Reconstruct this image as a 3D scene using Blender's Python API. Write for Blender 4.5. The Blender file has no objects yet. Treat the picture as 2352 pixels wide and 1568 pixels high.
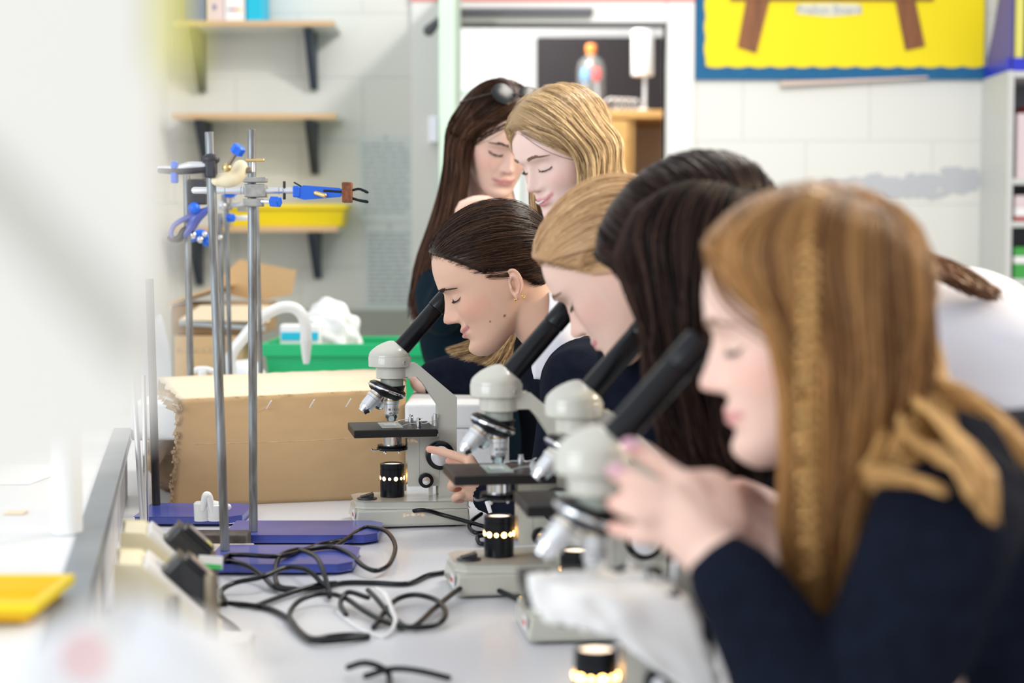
import bpy, bmesh, math, random
import numpy as np
from mathutils import Vector, Matrix

random.seed(7)
rng = np.random.default_rng(7)
PI = math.pi
SC = bpy.context.scene
COL = SC.collection

# ------------------------------------------------------------------ camera
FPX, W0, H0 = 3920.0, 2352, 1568
CAM = Vector((0, 0, 0.46))
PITCH = math.atan((784 - 550) / FPX)
FOCUS = 2.74
cd = bpy.data.cameras.new('camera')
cam = bpy.data.objects.new('camera', cd)
COL.objects.link(cam)
cam.location = CAM
cam.rotation_euler = (PI / 2 - PITCH, 0, 0)
cd.sensor_width = 36
cd.lens = 36 * FPX / W0
cd.clip_start = 0.02
cd.dof.use_dof = True
cd.dof.focus_distance = FOCUS
cd.dof.aperture_fstop = 3.0
cd.dof.aperture_blades = 0
SC.camera = cam

def ray(px, py):
    c, s = math.cos(PITCH), math.sin(PITCH)
    a, b = px - W0 / 2, py - H0 / 2
    return Vector((a, FPX * c - b * s, -FPX * s - b * c))
def P(px, py, Y):
    d = ray(px, py)
    return CAM + d * (Y / d.y)
def PZ(px, py, z=0.0):
    d = ray(px, py)
    return CAM + d * ((z - CAM.z) / d.z)

# ------------------------------------------------------------------ world, lights, exposure
w = bpy.data.worlds.new('world')
SC.world = w
w.use_nodes = True
nt = w.node_tree
bg = nt.nodes['Background']
bg.inputs[0].default_value = (0.95, 0.97, 1.0, 1)
bg.inputs[1].default_value = 0.62
SC.view_settings.view_transform = 'Standard'
SC.view_settings.look = 'None'
SC.view_settings.gamma = 1
SC.view_settings.use_curve_mapping = False
SC.view_settings.exposure = 0.60

def area(name, loc, aim, sx, sy, power, color):
    l = bpy.data.lights.new(name, 'AREA')
    l.shape = 'RECTANGLE'
    l.size, l.size_y = sx, sy
    l.energy = power
    l.color = color
    o = bpy.data.objects.new(name, l)
    COL.objects.link(o)
    o.location = loc
    o.rotation_euler = (Vector(aim) - Vector(loc)).to_track_quat('-Z', 'Y').to_euler()
    return o
area('window_light', (-2.5, 0.1, 1.15), (0.2, 2.3, 0.2), 2.2, 1.6, 38, (0.90, 0.96, 1.0))
area('ceiling_light_near', (0.9, 3.6, 2.1), (0.6, 3.6, 0), 0.9, 0.6, 24, (1.0, 0.95, 0.86))
area('ceiling_light_door', (0.5, 4.3, 2.05), (-0.8, 6.1, 0.6), 0.12, 0.12, 12, (1.0, 0.96, 0.90))
area('warm_side_light', (2.3, 2.6, 1.5), (0.4, 2.2, 0.3), 0.7, 0.7, 40, (1.0, 0.80, 0.54))
area('preparation_room_light', (-0.1, 7.1, 1.9), (-0.1, 7.1, 0), 0.8, 0.6, 42, (1.0, 0.98, 0.93))

# ------------------------------------------------------------------ materials
def mat(name, color, rough=0.5, metal=0.0, noise=0.0, nscale=40, bump=0.0, bscale=120, emis=None,
        alpha=None, trans=None, coat=0.0, sss=0.0, attr=None, sheen=0.0, stretch=None, noise_lo=None, spec=None):
    m = bpy.data.materials.new(name)
    m.use_nodes = True
    t = m.node_tree
    b = t.nodes['Principled BSDF']
    b.inputs['Base Color'].default_value = (*color, 1)
    b.inputs['Roughness'].default_value = rough
    b.inputs['Metallic'].default_value = metal
    if spec is not None: b.inputs['Specular IOR Level'].default_value = spec
    if coat: b.inputs['Coat Weight'].default_value = coat
    if sheen:
        b.inputs['Sheen Weight'].default_value = sheen
    if sss:
        b.inputs['Subsurface Weight'].default_value = sss
        b.inputs['Subsurface Radius'].default_value = (0.012, 0.005, 0.003)
        b.inputs['Subsurface Scale'].default_value = 0.6
    if emis:
        b.inputs['Emission Color'].default_value = (*emis[0], 1)
        b.inputs['Emission Strength'].default_value = emis[1]
    if alpha is not None: b.inputs['Alpha'].default_value = alpha
    if trans is not None: b.inputs['Transmission Weight'].default_value = trans
    tc = t.nodes.new('ShaderNodeTexCoord')
    mp = t.nodes.new('ShaderNodeMapping')
    t.links.new(tc.outputs['Object'], mp.inputs[0])
    if stretch: mp.inputs['Scale'].default_value = stretch
    if noise or noise_lo:
        n = t.nodes.new('ShaderNodeTexNoise')
        n.inputs['Scale'].default_value = nscale
        n.inputs['Detail'].default_value = 4
        t.links.new(mp.outputs[0], n.inputs['Vector'])
        mx = t.nodes.new('ShaderNodeMix'); mx.data_type = 'RGBA'
        rp = t.nodes.new('ShaderNodeValToRGB')
        rp.color_ramp.elements[0].position = 0.38
        rp.color_ramp.elements[1].position = 0.62
        t.links.new(n.outputs['Fac'], rp.inputs[0])
        t.links.new(rp.outputs[0], mx.inputs[0])
        lo = noise_lo if noise_lo else tuple(c * (1 - noise) for c in color)
        mx.inputs[6].default_value = (*lo, 1)
        mx.inputs[7].default_value = (*color, 1)
        t.links.new(mx.outputs[2], b.inputs['Base Color'])
    if attr:
        a = t.nodes.new('ShaderNodeVertexColor'); a.layer_name = attr
        t.links.new(a.outputs[0], b.inputs['Base Color'])
    if bump:
        n2 = t.nodes.new('ShaderNodeTexNoise')
        n2.inputs['Scale'].default_value = bscale
        n2.inputs['Detail'].default_value = 3
        t.links.new(mp.outputs[0], n2.inputs['Vector'])
        bp = t.nodes.new('ShaderNodeBump')
        bp.inputs['Strength'].default_value = bump
        bp.inputs['Distance'].default_value = 0.002
        t.links.new(n2.outputs['Fac'], bp.inputs['Height'])
        t.links.new(bp.outputs[0], b.inputs['Normal'])
    return m

def block_wall(name, color):
    m = mat(name, color, 0.6)
    t = m.node_tree; b = t.nodes['Principled BSDF']
    geo = t.nodes.new('ShaderNodeNewGeometry')
    mp = t.nodes.new('ShaderNodeMapping')
    mp.inputs['Rotation'].default_value = (PI / 2, 0, 0)
    t.links.new(geo.outputs['Position'], mp.inputs[0])
    br = t.nodes.new('ShaderNodeTexBrick')
    br.inputs['Scale'].default_value = 1.0
    br.inputs['Brick Width'].default_value = 0.45
    br.inputs['Row Height'].default_value = 0.225
    br.inputs['Mortar Size'].default_value = 0.006
    br.inputs['Mortar Smooth'].default_value = 0.6
    br.inputs['Color1'].default_value = (*color, 1)
    br.inputs['Color2'].default_value = (*[c * 0.985 for c in color], 1)
    br.inputs['Mortar'].default_value = (*[c * 0.88 for c in color], 1)
    mp.inputs['Location'].default_value = (0.08, -0.09, 0)
    t.links.new(mp.outputs[0], br.inputs['Vector'])
    # scuffed grey band of old paint marks on the right part of the wall
    t.links.new(br.outputs['Color'], b.inputs['Base Color'])
    return m

M = {}
def mk(k, *a, **kw): M[k] = mat(k, *a, **kw)
M['wall'] = block_wall('painted_block', (0.74, 0.745, 0.72))
mk('wall_plain', (0.80, 0.79, 0.75), 0.6, bump=0.1, bscale=30)
mk('dado', (0.36, 0.37, 0.34), 0.6)
mk('white_paint', (0.80, 0.80, 0.80), 0.35)
mk('red_paint', (0.80, 0.25, 0.22), 0.5)
mk('dark_grey', (0.10, 0.10, 0.12), 0.4)
mk('floor', (0.35, 0.34, 0.33), 0.4, noise=0.15, nscale=12)
mk('bench', (0.80, 0.81, 0.84), 0.32, noise_lo=(0.68, 0.69, 0.73), nscale=420)
mk('bench_side', (0.55, 0.45, 0.35), 0.5)
mk('spine_top', (0.74, 0.75, 0.77), 0.35)
mk('steel', (0.30, 0.33, 0.36), 0.45, 0.5, noise=0.18, nscale=5)
mk('spine_face', (0.62, 0.63, 0.64), 0.35, 0.3, noise=0.2, nscale=9, stretch=(1, 6, 0.4))
mk('mic_body', (0.57, 0.57, 0.505), 0.28, coat=0.5)
mk('mic_body_cool', (0.36, 0.39, 0.35), 0.3, coat=0.3)
mk('tube_black', (0.005, 0.007, 0.010), 0.26, spec=0.3)
mk('stage_black', (0.008, 0.008, 0.009), 0.42, spec=0.35)
mk('chrome', (0.80, 0.82, 0.85), 0.16, 1.0)
mk('satin', (0.74, 0.76, 0.79), 0.3, 0.55)
mk('brass', (0.75, 0.55, 0.25), 0.3, 0.9)
mk('glow', (1, 0.6, 0.2), 0.5, emis=((1.0, 0.52, 0.14), 14))
mk('glow_lens', (1, 0.8, 0.6), 0.5, emis=((1.0, 0.78, 0.58), 1.6))
mk('glass_slide', (0.75, 0.9, 0.9), 0.05, alpha=0.55)
mk('label_white', (0.88, 0.88, 0.88), 0.5)
mk('ink', (0.03, 0.03, 0.04), 0.6)
mk('ink_grey', (0.42, 0.46, 0.50), 0.7)
mk('ink_red', (0.75, 0.04, 0.06), 0.6)
mk('cable', (0.004, 0.006, 0.009), 0.25, spec=0.35)
mk('rod', (0.30, 0.33, 0.35), 0.42, 0.55, noise_lo=(0.13, 0.12, 0.115), nscale=90, stretch=(1, 1, 0.12))
mk('rod_dark', (0.07, 0.06, 0.06), 0.45, 0.6, noise=0.6, nscale=50, stretch=(1, 1, 0.2))
mk('rod_light', (0.75, 0.77, 0.80), 0.3, 0.8)
mk('blue_enamel', (0.045, 0.075, 0.42), 0.3, noise_lo=(0.09, 0.12, 0.45), nscale=9, coat=0.3)
mk('blue_plastic', (0.01, 0.14, 0.78), 0.35)
mk('cast_grey', (0.42, 0.42, 0.40), 0.5, 0.5, noise=0.3, nscale=50)
mk('cast_dark', (0.05, 0.05, 0.06), 0.5, 0.4)
mk('cork', (0.28, 0.10, 0.05), 0.9, noise=0.4, nscale=200)
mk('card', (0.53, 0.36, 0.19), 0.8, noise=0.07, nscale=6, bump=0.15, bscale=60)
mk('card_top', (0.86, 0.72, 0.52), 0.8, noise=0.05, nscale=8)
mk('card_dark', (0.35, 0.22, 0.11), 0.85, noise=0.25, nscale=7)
mk('card_edge', (0.56, 0.40, 0.24), 0.9, noise=0.3, nscale=60)
mk('kraft', (0.40, 0.27, 0.17), 0.8, noise=0.35, nscale=30, bump=0.5, bscale=30)
mk('foam', (0.86, 0.88, 0.90), 0.6, bump=0.3, bscale=150)
mk('green_tray', (0.0, 0.38, 0.14), 0.4)
mk('yellow_tray', (0.86, 0.66, 0.0), 0.4)
mk('yellow_tray2', (0.92, 0.52, 0.0), 0.4)
mk('bag_grey', (0.50, 0.54, 0.60), 0.4, bump=0.6, bscale=18)
mk('bag_white', (0.74, 0.76, 0.79), 0.45, bump=0.3, bscale=20)
mk('plastic_white', (0.88, 0.90, 0.89), 0.25, coat=0.3)
mk('shelf_wood', (0.62, 0.42, 0.24), 0.6)
mk('shelf_white', (0.74, 0.74, 0.70), 0.5)
mk('bracket', (0.03, 0.045, 0.075), 0.5)
mk('paper', (0.66, 0.72, 0.74), 0.6)
mk('paper_bright', (0.86, 0.86, 0.85), 0.6)
mk('door_green', (0.52, 0.68, 0.58), 0.5, noise=0.1, nscale=8, stretch=(1, 1, 0.2))
mk('board_blue', (0.01, 0.13, 0.30), 0.8, noise=0.15, nscale=60)
mk('board_yellow', (0.90, 0.72, 0.0), 0.7)
mk('table_brown', (0.27, 0.095, 0.03), 0.6, noise=0.35, nscale=14, stretch=(4, 4, 0.5))
mk('grey_panel', (0.60, 0.61, 0.60), 0.45)
mk('blue_file', (0.015, 0.03, 0.55), 0.4)
mk('blue_file2', (0.10, 0.09, 0.40), 0.5)
mk('book_pink', (0.75, 0.62, 0.64), 0.6)
mk('book_blue', (0.0, 0.07, 0.42), 0.5)
mk('book_cyan', (0.0, 0.48, 0.72), 0.5)
mk('book_red', (0.42, 0.05, 0.05), 0.5)
mk('book_green', (0.05, 0.35, 0.06), 0.5)
mk('screen_black', (0.020, 0.017, 0.020), 0.55, spec=0.2)
mk('oak', (0.62, 0.34, 0.11), 0.45, noise=0.12, nscale=8, stretch=(1, 1, 6))
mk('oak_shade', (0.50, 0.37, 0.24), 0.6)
mk('jar_glass', (0.45, 0.50, 0.48), 0.1, alpha=0.2)
mk('cork_orange', (0.78, 0.22, 0.04), 0.6)
mk('red_base', (0.80, 0.02, 0.01), 0.35)
mk('lung_blue', (0.08, 0.32, 0.75), 0.4)
mk('lung_red', (0.75, 0.03, 0.04), 0.4)
mk('balloon_pale', (0.7, 0.55, 0.5), 0.4)
mk('socket_cream', (0.88, 0.79, 0.55), 0.4)
mk('socket_white', (0.82, 0.81, 0.79), 0.35)
mk('plug_black', (0.018, 0.02, 0.025), 0.35, coat=0.3)
mk('plug_label', (0.32, 0.27, 0.24), 0.5)
mk('tag_green', (0.05, 0.55, 0.12), 0.5)
mk('gas_metal', (0.25, 0.20, 0.14), 0.4, 0.5)
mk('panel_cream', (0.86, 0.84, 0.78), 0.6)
mk('panel_shade', (0.60, 0.585, 0.53), 0.6)  # greyer board colour for the painted band of shade
mk('bright_yellow', (0.85, 0.80, 0.18), 0.6)
mk('wool', (0.006, 0.009, 0.020), 0.95, spec=0.12, bump=0.5, bscale=500, noise=0.3, nscale=60)
mk('wool_teal', (0.003, 0.012, 0.022), 0.95, spec=0.12, bump=0.4, bscale=300)
mk('shirt', (0.80, 0.79, 0.85), 0.7, bump=0.15, bscale=40)
mk('tie_yellow', (0.85, 0.55, 0.02), 0.5)
mk('tie_dark', (0.035, 0.02, 0.06), 0.5)
mk('skin', (0.7, 0.45, 0.35), 0.42, sss=0.25, attr='Col', spec=0.35)
mk('nail', (0.72, 0.42, 0.52), 0.2)
mk('lash', (0.02, 0.013, 0.012), 0.7)
mk('brow_dark', (0.06, 0.035, 0.03), 0.8)
mk('brow_fair', (0.28, 0.17, 0.11), 0.8)
mk('gold', (0.85, 0.62, 0.18), 0.15, 1.0)
mk('pearl', (0.9, 0.88, 0.86), 0.15)
mk('tortoise', (0.04, 0.02, 0.012), 0.55, noise=0.7, nscale=80)

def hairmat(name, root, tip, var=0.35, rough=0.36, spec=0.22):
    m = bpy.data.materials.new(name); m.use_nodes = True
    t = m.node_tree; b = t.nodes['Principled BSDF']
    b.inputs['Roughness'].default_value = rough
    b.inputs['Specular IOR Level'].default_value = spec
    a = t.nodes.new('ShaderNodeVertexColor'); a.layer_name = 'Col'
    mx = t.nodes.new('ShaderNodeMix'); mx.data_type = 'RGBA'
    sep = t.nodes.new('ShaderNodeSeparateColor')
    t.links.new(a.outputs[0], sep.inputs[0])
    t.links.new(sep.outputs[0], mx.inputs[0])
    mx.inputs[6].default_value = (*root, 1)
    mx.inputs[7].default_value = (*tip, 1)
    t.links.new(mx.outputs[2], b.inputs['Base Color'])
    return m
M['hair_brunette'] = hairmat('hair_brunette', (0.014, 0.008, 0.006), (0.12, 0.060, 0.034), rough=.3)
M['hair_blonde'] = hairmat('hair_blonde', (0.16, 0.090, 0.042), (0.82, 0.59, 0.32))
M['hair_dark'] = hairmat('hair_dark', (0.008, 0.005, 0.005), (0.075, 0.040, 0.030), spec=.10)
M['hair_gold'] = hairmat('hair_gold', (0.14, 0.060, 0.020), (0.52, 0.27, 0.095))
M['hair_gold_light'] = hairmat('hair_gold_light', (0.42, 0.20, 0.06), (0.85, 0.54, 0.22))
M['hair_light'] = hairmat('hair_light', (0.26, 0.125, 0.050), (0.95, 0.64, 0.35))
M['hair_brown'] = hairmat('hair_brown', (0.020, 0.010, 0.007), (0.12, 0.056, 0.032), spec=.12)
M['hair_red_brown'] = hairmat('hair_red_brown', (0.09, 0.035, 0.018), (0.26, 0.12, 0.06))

# ------------------------------------------------------------------ object helpers
def tag(o, label=None, cat=None, group=None, kind=None):
    if label: o['label'] = label
    if cat: o['category'] = cat
    if group: o['group'] = group
    if kind: o['kind'] = kind
    return o
def empty(name, loc=(0, 0, 0), rz=0, label=None, cat=None, group=None):
    o = bpy.data.objects.new(name, None)
    COL.objects.link(o)
    o.location = loc; o.rotation_euler = (0, 0, rz)
    o.empty_display_size = 0.02
    return tag(o, label, cat, group)
def wmat(o):
    m = Matrix.LocRotScale(o.location, o.rotation_euler, o.scale)
    return wmat(o.parent) @ m if o.parent else m
class MB:
    def __init__(s): s.v = []; s.f = []; s.mi = []; s.sm = []
    def add(s, v, f, mi=0, smooth=True):
        k = len(s.v)
        s.v += [tuple(x) for x in v]
        s.f += [tuple(i + k for i in q) for q in f]
        s.mi += [mi] * len(f); s.sm += [smooth] * len(f)
        return s
    def box(s, a, b, mi=0, M4=None, taper=None):
        (x0, y0, z0), (x1, y1, z1) = a, b
        v = [(x0, y0, z0), (x1, y0, z0), (x1, y1, z0), (x0, y1, z0), (x0, y0, z1), (x1, y0, z1), (x1, y1, z1), (x0, y1, z1)]
        if taper:
            v = v[:4] + [(x + taper * (1 if x == x0 else -1), y + taper * (1 if y == y0 else -1), z) for x, y, z in v[4:]]
        if M4 is not None: v = [M4 @ Vector(p) for p in v]
        return s.add(v, [(0, 3, 2, 1), (4, 5, 6, 7), (0, 1, 5, 4), (1, 2, 6, 5), (2, 3, 7, 6), (3, 0, 4, 7)], mi, False)
    def prism(s, poly, y0, y1, mi=0, M4=None, axis='y', smooth=False):
        n = len(poly)
        if axis == 'y': v = [(x, y0, z) for x, z in poly] + [(x, y1, z) for x, z in poly]
        elif axis == 'z': v = [(x, y, y0) for x, y in poly] + [(x, y, y1) for x, y in poly]
        else: v = [(y0, x, z) for x, z in poly] + [(y1, x, z) for x, z in poly]
        if M4 is not None: v = [M4 @ Vector(p) for p in v]
        f = [tuple(range(n)), tuple(range(2 * n - 1, n - 1, -1))]
        f += [(i, (i + 1) % n, n + (i + 1) % n, n + i) for i in range(n)]
        return s.add(v, f, mi, smooth)
    def lathe(s, prof, c=(0, 0, 0), d=(0, 0, 1), n=32, mi=0, cap=True, smooth=True):
        d = Vector(d).normalized(); c = Vector(c)
        q = Vector((0, 0, 1)).rotation_difference(d)
        v = []; f = []
        for r, h in prof:
            for i in range(n):
                a = 2 * PI * i / n
                v.append(c + q @ Vector((r * math.cos(a), r * math.sin(a), h)))
        for k in range(len(prof) - 1):
            for i in range(n):
                j = (i + 1) % n
                f.append((k * n + i, k * n + j, (k + 1) * n + j, (k + 1) * n + i))
        if cap:
            f.append(tuple(range(n - 1, -1, -1)))
            f.append(tuple(range((len(prof) - 1) * n, len(prof) * n)))
        return s.add(v, f, mi, smooth)
    def cyl(s, a, b, r, n=24, mi=0, r2=None):
        a, b = Vector(a), Vector(b)
        L = (b - a).length
        r2 = r if r2 is None else r2
        e = min(r, r2, L / 2) * 0.12
        return s.lathe([(r - e, 0), (r, e), (r2, L - e), (r2 - e, L)], a, b - a, n, mi)
    def tube(s, pts, rad, n=12, mi=0, sub=6, flat=None):
        v, f = tube_mesh(pts, rad, n, sub, flat)
        return s.add(v, f, mi, True)
    def sphere(s, c, r, n=20, mi=0, sc=(1, 1, 1)):
        pr = [(r * math.sin(PI * k / n) * 1.0 + 1e-5, -r * math.cos(PI * k / n)) for k in range(n + 1)]
        k = len(s.v)
        s.lathe(pr, (0, 0, 0), (0, 0, 1), n * 2, mi)
        c = Vector(c)
        for i in range(k, len(s.v)):
            x, y, z = s.v[i]; s.v[i] = (c.x + x * sc[0], c.y + y * sc[1], c.z + z * sc[2])
        return s
    def build(s, name, mats, parent=None, bevel=0, angle=40):
        me = bpy.data.meshes.new(name)
        me.from_pydata(s.v, [], s.f)
        if not isinstance(mats, (list, tuple)): mats = [mats]
        for m in mats: me.materials.append(m)
        me.polygons.foreach_set('material_index', s.mi)
        me.polygons.foreach_set('use_smooth', s.sm)
        me.update()
        if any(s.sm):
            for p in me.polygons:
                pass
            try: me.set_sharp_from_angle(angle=math.radians(angle))
            except Exception: pass
        o = bpy.data.objects.new(name, me)
        COL.objects.link(o)
        if parent is not None: o.parent = parent
        if bevel:
            md = o.modifiers.new('bevel', 'BEVEL')
            md.width = bevel; md.segments = 3; md.limit_method = 'ANGLE'
            md.angle_limit = math.radians(35)
        return o
def catmull(P_, sub):
    P_ = np.asarray(P_, float)
    if len(P_) < 3:
        t = np.linspace(0, 1, sub + 1)[:, None]
        return P_[0] * (1 - t) + P_[-1] * t
    Q = np.vstack([2 * P_[0] - P_[1], P_, 2 * P_[-1] - P_[-2]])
    out = []
    for i in range(1, len(Q) - 2):
        p0, p1, p2, p3 = Q[i - 1], Q[i], Q[i + 1], Q[i + 2]
        for t in np.linspace(0, 1, sub, endpoint=False):
            out.append(0.5 * ((2 * p1) + (-p0 + p2) * t + (2 * p0 - 5 * p1 + 4 * p2 - p3) * t * t + (-p0 + 3 * p1 - 3 * p2 + p3) * t ** 3))
    out.append(P_[-1])
    return np.array(out)
def tube_mesh(pts, rad, n=12, sub=6, flat=None):
    pts = [tuple(p) for p in pts]
    if not hasattr(rad, '__len__'): rad = [rad] * len(pts)
    A = catmull(np.hstack([np.array(pts, float), np.array(rad, float)[:, None]]), sub)
    C, R = A[:, :3], np.maximum(A[:, 3], 1e-5)
    T = np.gradient(C, axis=0)
    T /= np.linalg.norm(T, axis=1)[:, None] + 1e-12
    # rounded ends
    c0 = [C[0] - T[0] * R[0] * k for k in (0.98, 0.8, 0.45)]
    r0 = [R[0] * k for k in (0.2, 0.6, 0.89)]
    c1 = [C[-1] + T[-1] * R[-1] * k for k in (0.45, 0.8, 0.98)]
    r1 = [R[-1] * k for k in (0.89, 0.6, 0.2)]
    C = np.vstack([c0, C, c1]); R = np.concatenate([r0, R, r1])
    T = np.vstack([[T[0]] * 3, T, [T[-1]] * 3])
    if flat is not None: up = np.array(flat[0], float)
    else: up = np.array([0, 0, 1.0]) if abs(T[0][2]) < 0.9 else np.array([1.0, 0, 0])
    v = []; f = []
    N = None
    for k in range(len(C)):
        if N is None or flat is not None: N = up - T[k] * up.dot(T[k])
        else: N = N - T[k] * N.dot(T[k])
        N /= np.linalg.norm(N) + 1e-12
        B = np.cross(T[k], N)
        fs = flat[1] if flat is not None else 1.0
        for i in range(n):
            a = 2 * PI * i / n
            v.append(C[k] + R[k] * (N * math.cos(a) * fs + B * math.sin(a)))
    for k in range(len(C) - 1):
        for i in range(n):
            j = (i + 1) % n
            f.append((k * n + i, k * n + j, (k + 1) * n + j, (k + 1) * n + i))
    f.append(tuple(range(n - 1, -1, -1)))
    f.append(tuple(range((len(C) - 1) * n, len(C) * n)))
    return v, f
def structure(o): o['kind'] = 'structure'; return o
def box_obj(name, a, b, m, parent=None, bevel=0.0, rz=0, loc=None):
    o = MB().box(a, b).build(name, m, parent, bevel)
    if loc is not None: o.location = loc
    o.rotation_euler = (0, 0, rz)
    return o
def text_obj(name, s, size, loc, rot, m, parent=None, ext=0.0004, bold=False):
    cu = bpy.data.curves.new(name, 'FONT')
    cu.body = s; cu.size = size; cu.extrude = ext
    cu.align_x = 'CENTER'; cu.align_y = 'CENTER'
    if bold: cu.offset = size * 0.02
    tmp = bpy.data.objects.new('tmp', cu)
    COL.objects.link(tmp)
    dg = bpy.context.evaluated_depsgraph_get()
    me = bpy.data.meshes.new_from_object(tmp.evaluated_get(dg))
    bpy.data.objects.remove(tmp)
    me.materials.clear(); me.materials.append(m)
    o = bpy.data.objects.new(name, me)
    COL.objects.link(o)
    o.location = loc; o.rotation_euler = rot
    if parent is not None: o.parent = parent
    return o
def loft(name, rows, m, parent=None, thick=0.0, smooth=True, closed=False):
    """rows: list of equal-length point rows"""
    nr, nc = len(rows), len(rows[0])
    v = [tuple(p) for r in rows for p in r]
    f = []
    for i in range(nr - 1):
        for j in range(nc - 1 + (1 if closed else 0)):
            k = (j + 1) % nc
            f.append((i * nc + j, i * nc + k, (i + 1) * nc + k, (i + 1) * nc + j))
    o = MB().add(v, f, 0, smooth).build(name, m, parent)
    if thick:
        md = o.modifiers.new('thick', 'SOLIDIFY'); md.thickness = thick; md.offset = 0
    return o
exec_parts = True
# ================================================================== THE ROOM
YW = 6.10
def Wp(px, py): return P(px, py, YW)
XL = Wp(390, 500).x
dl, dr, dt = Wp(1040, 50).x, Wp(1530, 50).x, Wp(1200, 55).z
wb = MB()
zf, zt = -0.9, 2.3
wb.box((XL - 0.1, YW, zf), (dl, YW + 0.12, zt))
wb.box((dr, YW, zf), (4.0, YW + 0.12, zt))
wb.box((dl, YW, dt), (dr, YW + 0.12, zt))
structure(wb.build('wall_back', M['wall']))
structure(box_obj('floor', (-4, -1.5, zf - 0.05), (4, 9.3, zf), M['floor']))
structure(box_obj('wall_left', (XL - 0.12, 4.3, zf), (XL, YW, zt), M['wall_plain']))
gz = Wp(700, 712).z
structure(box_obj('trim_1', (XL, YW - 0.02, zf), (dl - 0.08, YW - 0.001, gz), M['dado']))
# door frame
fr = MB()
fo = 0.012
xo0, xo1, zo = Wp(945, 100).x, Wp(1594, 100).x, Wp(1200, 5).z
fr.box((xo0, YW - 0.03, zf), (dl, YW + 0.13, zo))
fr.box((dr, YW - 0.03, zf), (xo1, YW + 0.13, zo))
fr.box((dl, YW - 0.03, dt), (dr, YW + 0.13, zo))
structure(fr.build('door_1', M['white_paint'], bevel=0.006))
structure(box_obj('trim_2', (xo0, YW - 0.035, zo), (xo1, YW - 0.001, zo + 0.06), M['red_paint']))
structure(box_obj('trim_3', (dl, YW - 0.028, dt - 0.012), (dr, YW - 0.02, dt), M['dark_grey']))
# open door leaf, edge towards the camera
lx0, lx1 = P(1008, 300, 5.33).x, P(1044, 300, 5.33).x
leaf = MB()
leaf.box((lx0, 5.33, zf + 0.02), (lx1, YW - 0.03, dt + 0.12))
dleaf = leaf.build('door_2', M['door_green'], bevel=0.003)
structure(dleaf)
for zz in (0.35, 0.80):
    hb = MB().box((Wp(1000, 100).x - 0.02, YW - 0.12, zz), (Wp(1008, 100).x, YW - 0.02, zz + 0.09)).build('hinge', M['chrome'], dleaf)
# closer arm on the frame
cl = empty('door_closer', (0, 0, 0), 0, 'dark grey closer arm fixed along the top of the white door frame', 'door closer')
a, b = Wp(1045, 24), Wp(1360, 40)
MB().box((a.x, YW - 0.07, b.z), (b.x, YW - 0.031, a.z)).build('rail', M['dark_grey'], cl, 0.003)
MB().tube([Wp(1050, 34) + Vector((0, -.09, 0)), Wp(1150, 36) + Vector((0, -.09, 0))], 0.008).build('arm', M['dark_grey'], cl)
MB().tube([P(985, 70, 5.9), P(1010, 45, 5.9)], [0.02, 0.012]).build('bracket', M['dark_grey'], cl)

# preparation room behind
YB = 8.6
structure(box_obj('wall_far', (-1.6, YB, zf), (2.2, YB + 0.1, zt), M['white_paint']))
structure(box_obj('wall_inner_left', (-1.62, YW + 0.13, zf), (-1.6, YB, zt), M['white_paint']))
structure(box_obj('wall_inner_right', (1.75, YW + 0.13, zf), (1.77, YB, zt), M['white_paint']))
q0, q1 = P(1000, 218, YB), P(1197, 218, YB)
structure(box_obj('door_3', (q0.x - .3, YB - 0.03, zf), (q1.x, YB - 0.001, q1.z), M['paper_bright']))
structure(MB().box((q0.x - .3, YB - 0.05, q1.z), (q1.x, YB - 0.001, q1.z + 0.025)).box((q1.x - .012, YB - .05, zf), (q1.x, YB - .03, q1.z)).build('trim_4', M['door_green']))
YC = 7.45
c0, c1 = P(1330, 253, YC), P(1620, 253, YC)
cab = empty('wooden_cupboard', (c0.x, YC, zf), 0, 'tall orange wood cupboard seen through the doorway', 'cupboard')
cw, ch = c1.x - c0.x, c0.z - zf
MB().box((-0.02, -0.02, ch - 0.035), (cw, 0.45, ch)).build('top', M['oak'], cab, 0.003)
dx = P(1450, 300, YC).x - c0.x
body = MB()
body.box((0, 0.0, 0), (0.02, 0.44, ch - .036)).box((dx - .012, 0, 0), (dx + .012, 0.44, ch - .036)).box((cw - .02, 0, 0), (cw, .44, ch - .036)).box((.0, .42, 0), (cw, .44, ch - .036))
body.box((dx + .012, .02, ch - .33), (cw - .02, .42, ch - .31)).box((dx + .012, .02, ch - .70), (cw - .02, .42, ch - .68))
body.build('body', M['oak'], cab)
MB().box((0.0, -0.018, 0.02), (dx - .014, -0.001, ch - .045)).build('door', M['oak'], cab, 0.002)
MB().box((dx + .016, .405, .05), (cw - .022, .418, ch - .05)).build('back_panel', M['oak_shade'], cab)
# black board leaning on the wall on top of the cupboard
s0, s1 = P(1232, 84, 7.95), P(1520, 250, 7.95)
bl = MB().box((0, 0, 0), (s1.x - s0.x + .25, 0.03, 1.7)).build('black_panel', M['screen_black'], None, 0.012)
bl.location = (s0.x, 7.95, s0.z - 1.7)
tag(bl, 'large black panel standing behind the bell jar, seen through the doorway', 'panel')
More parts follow.
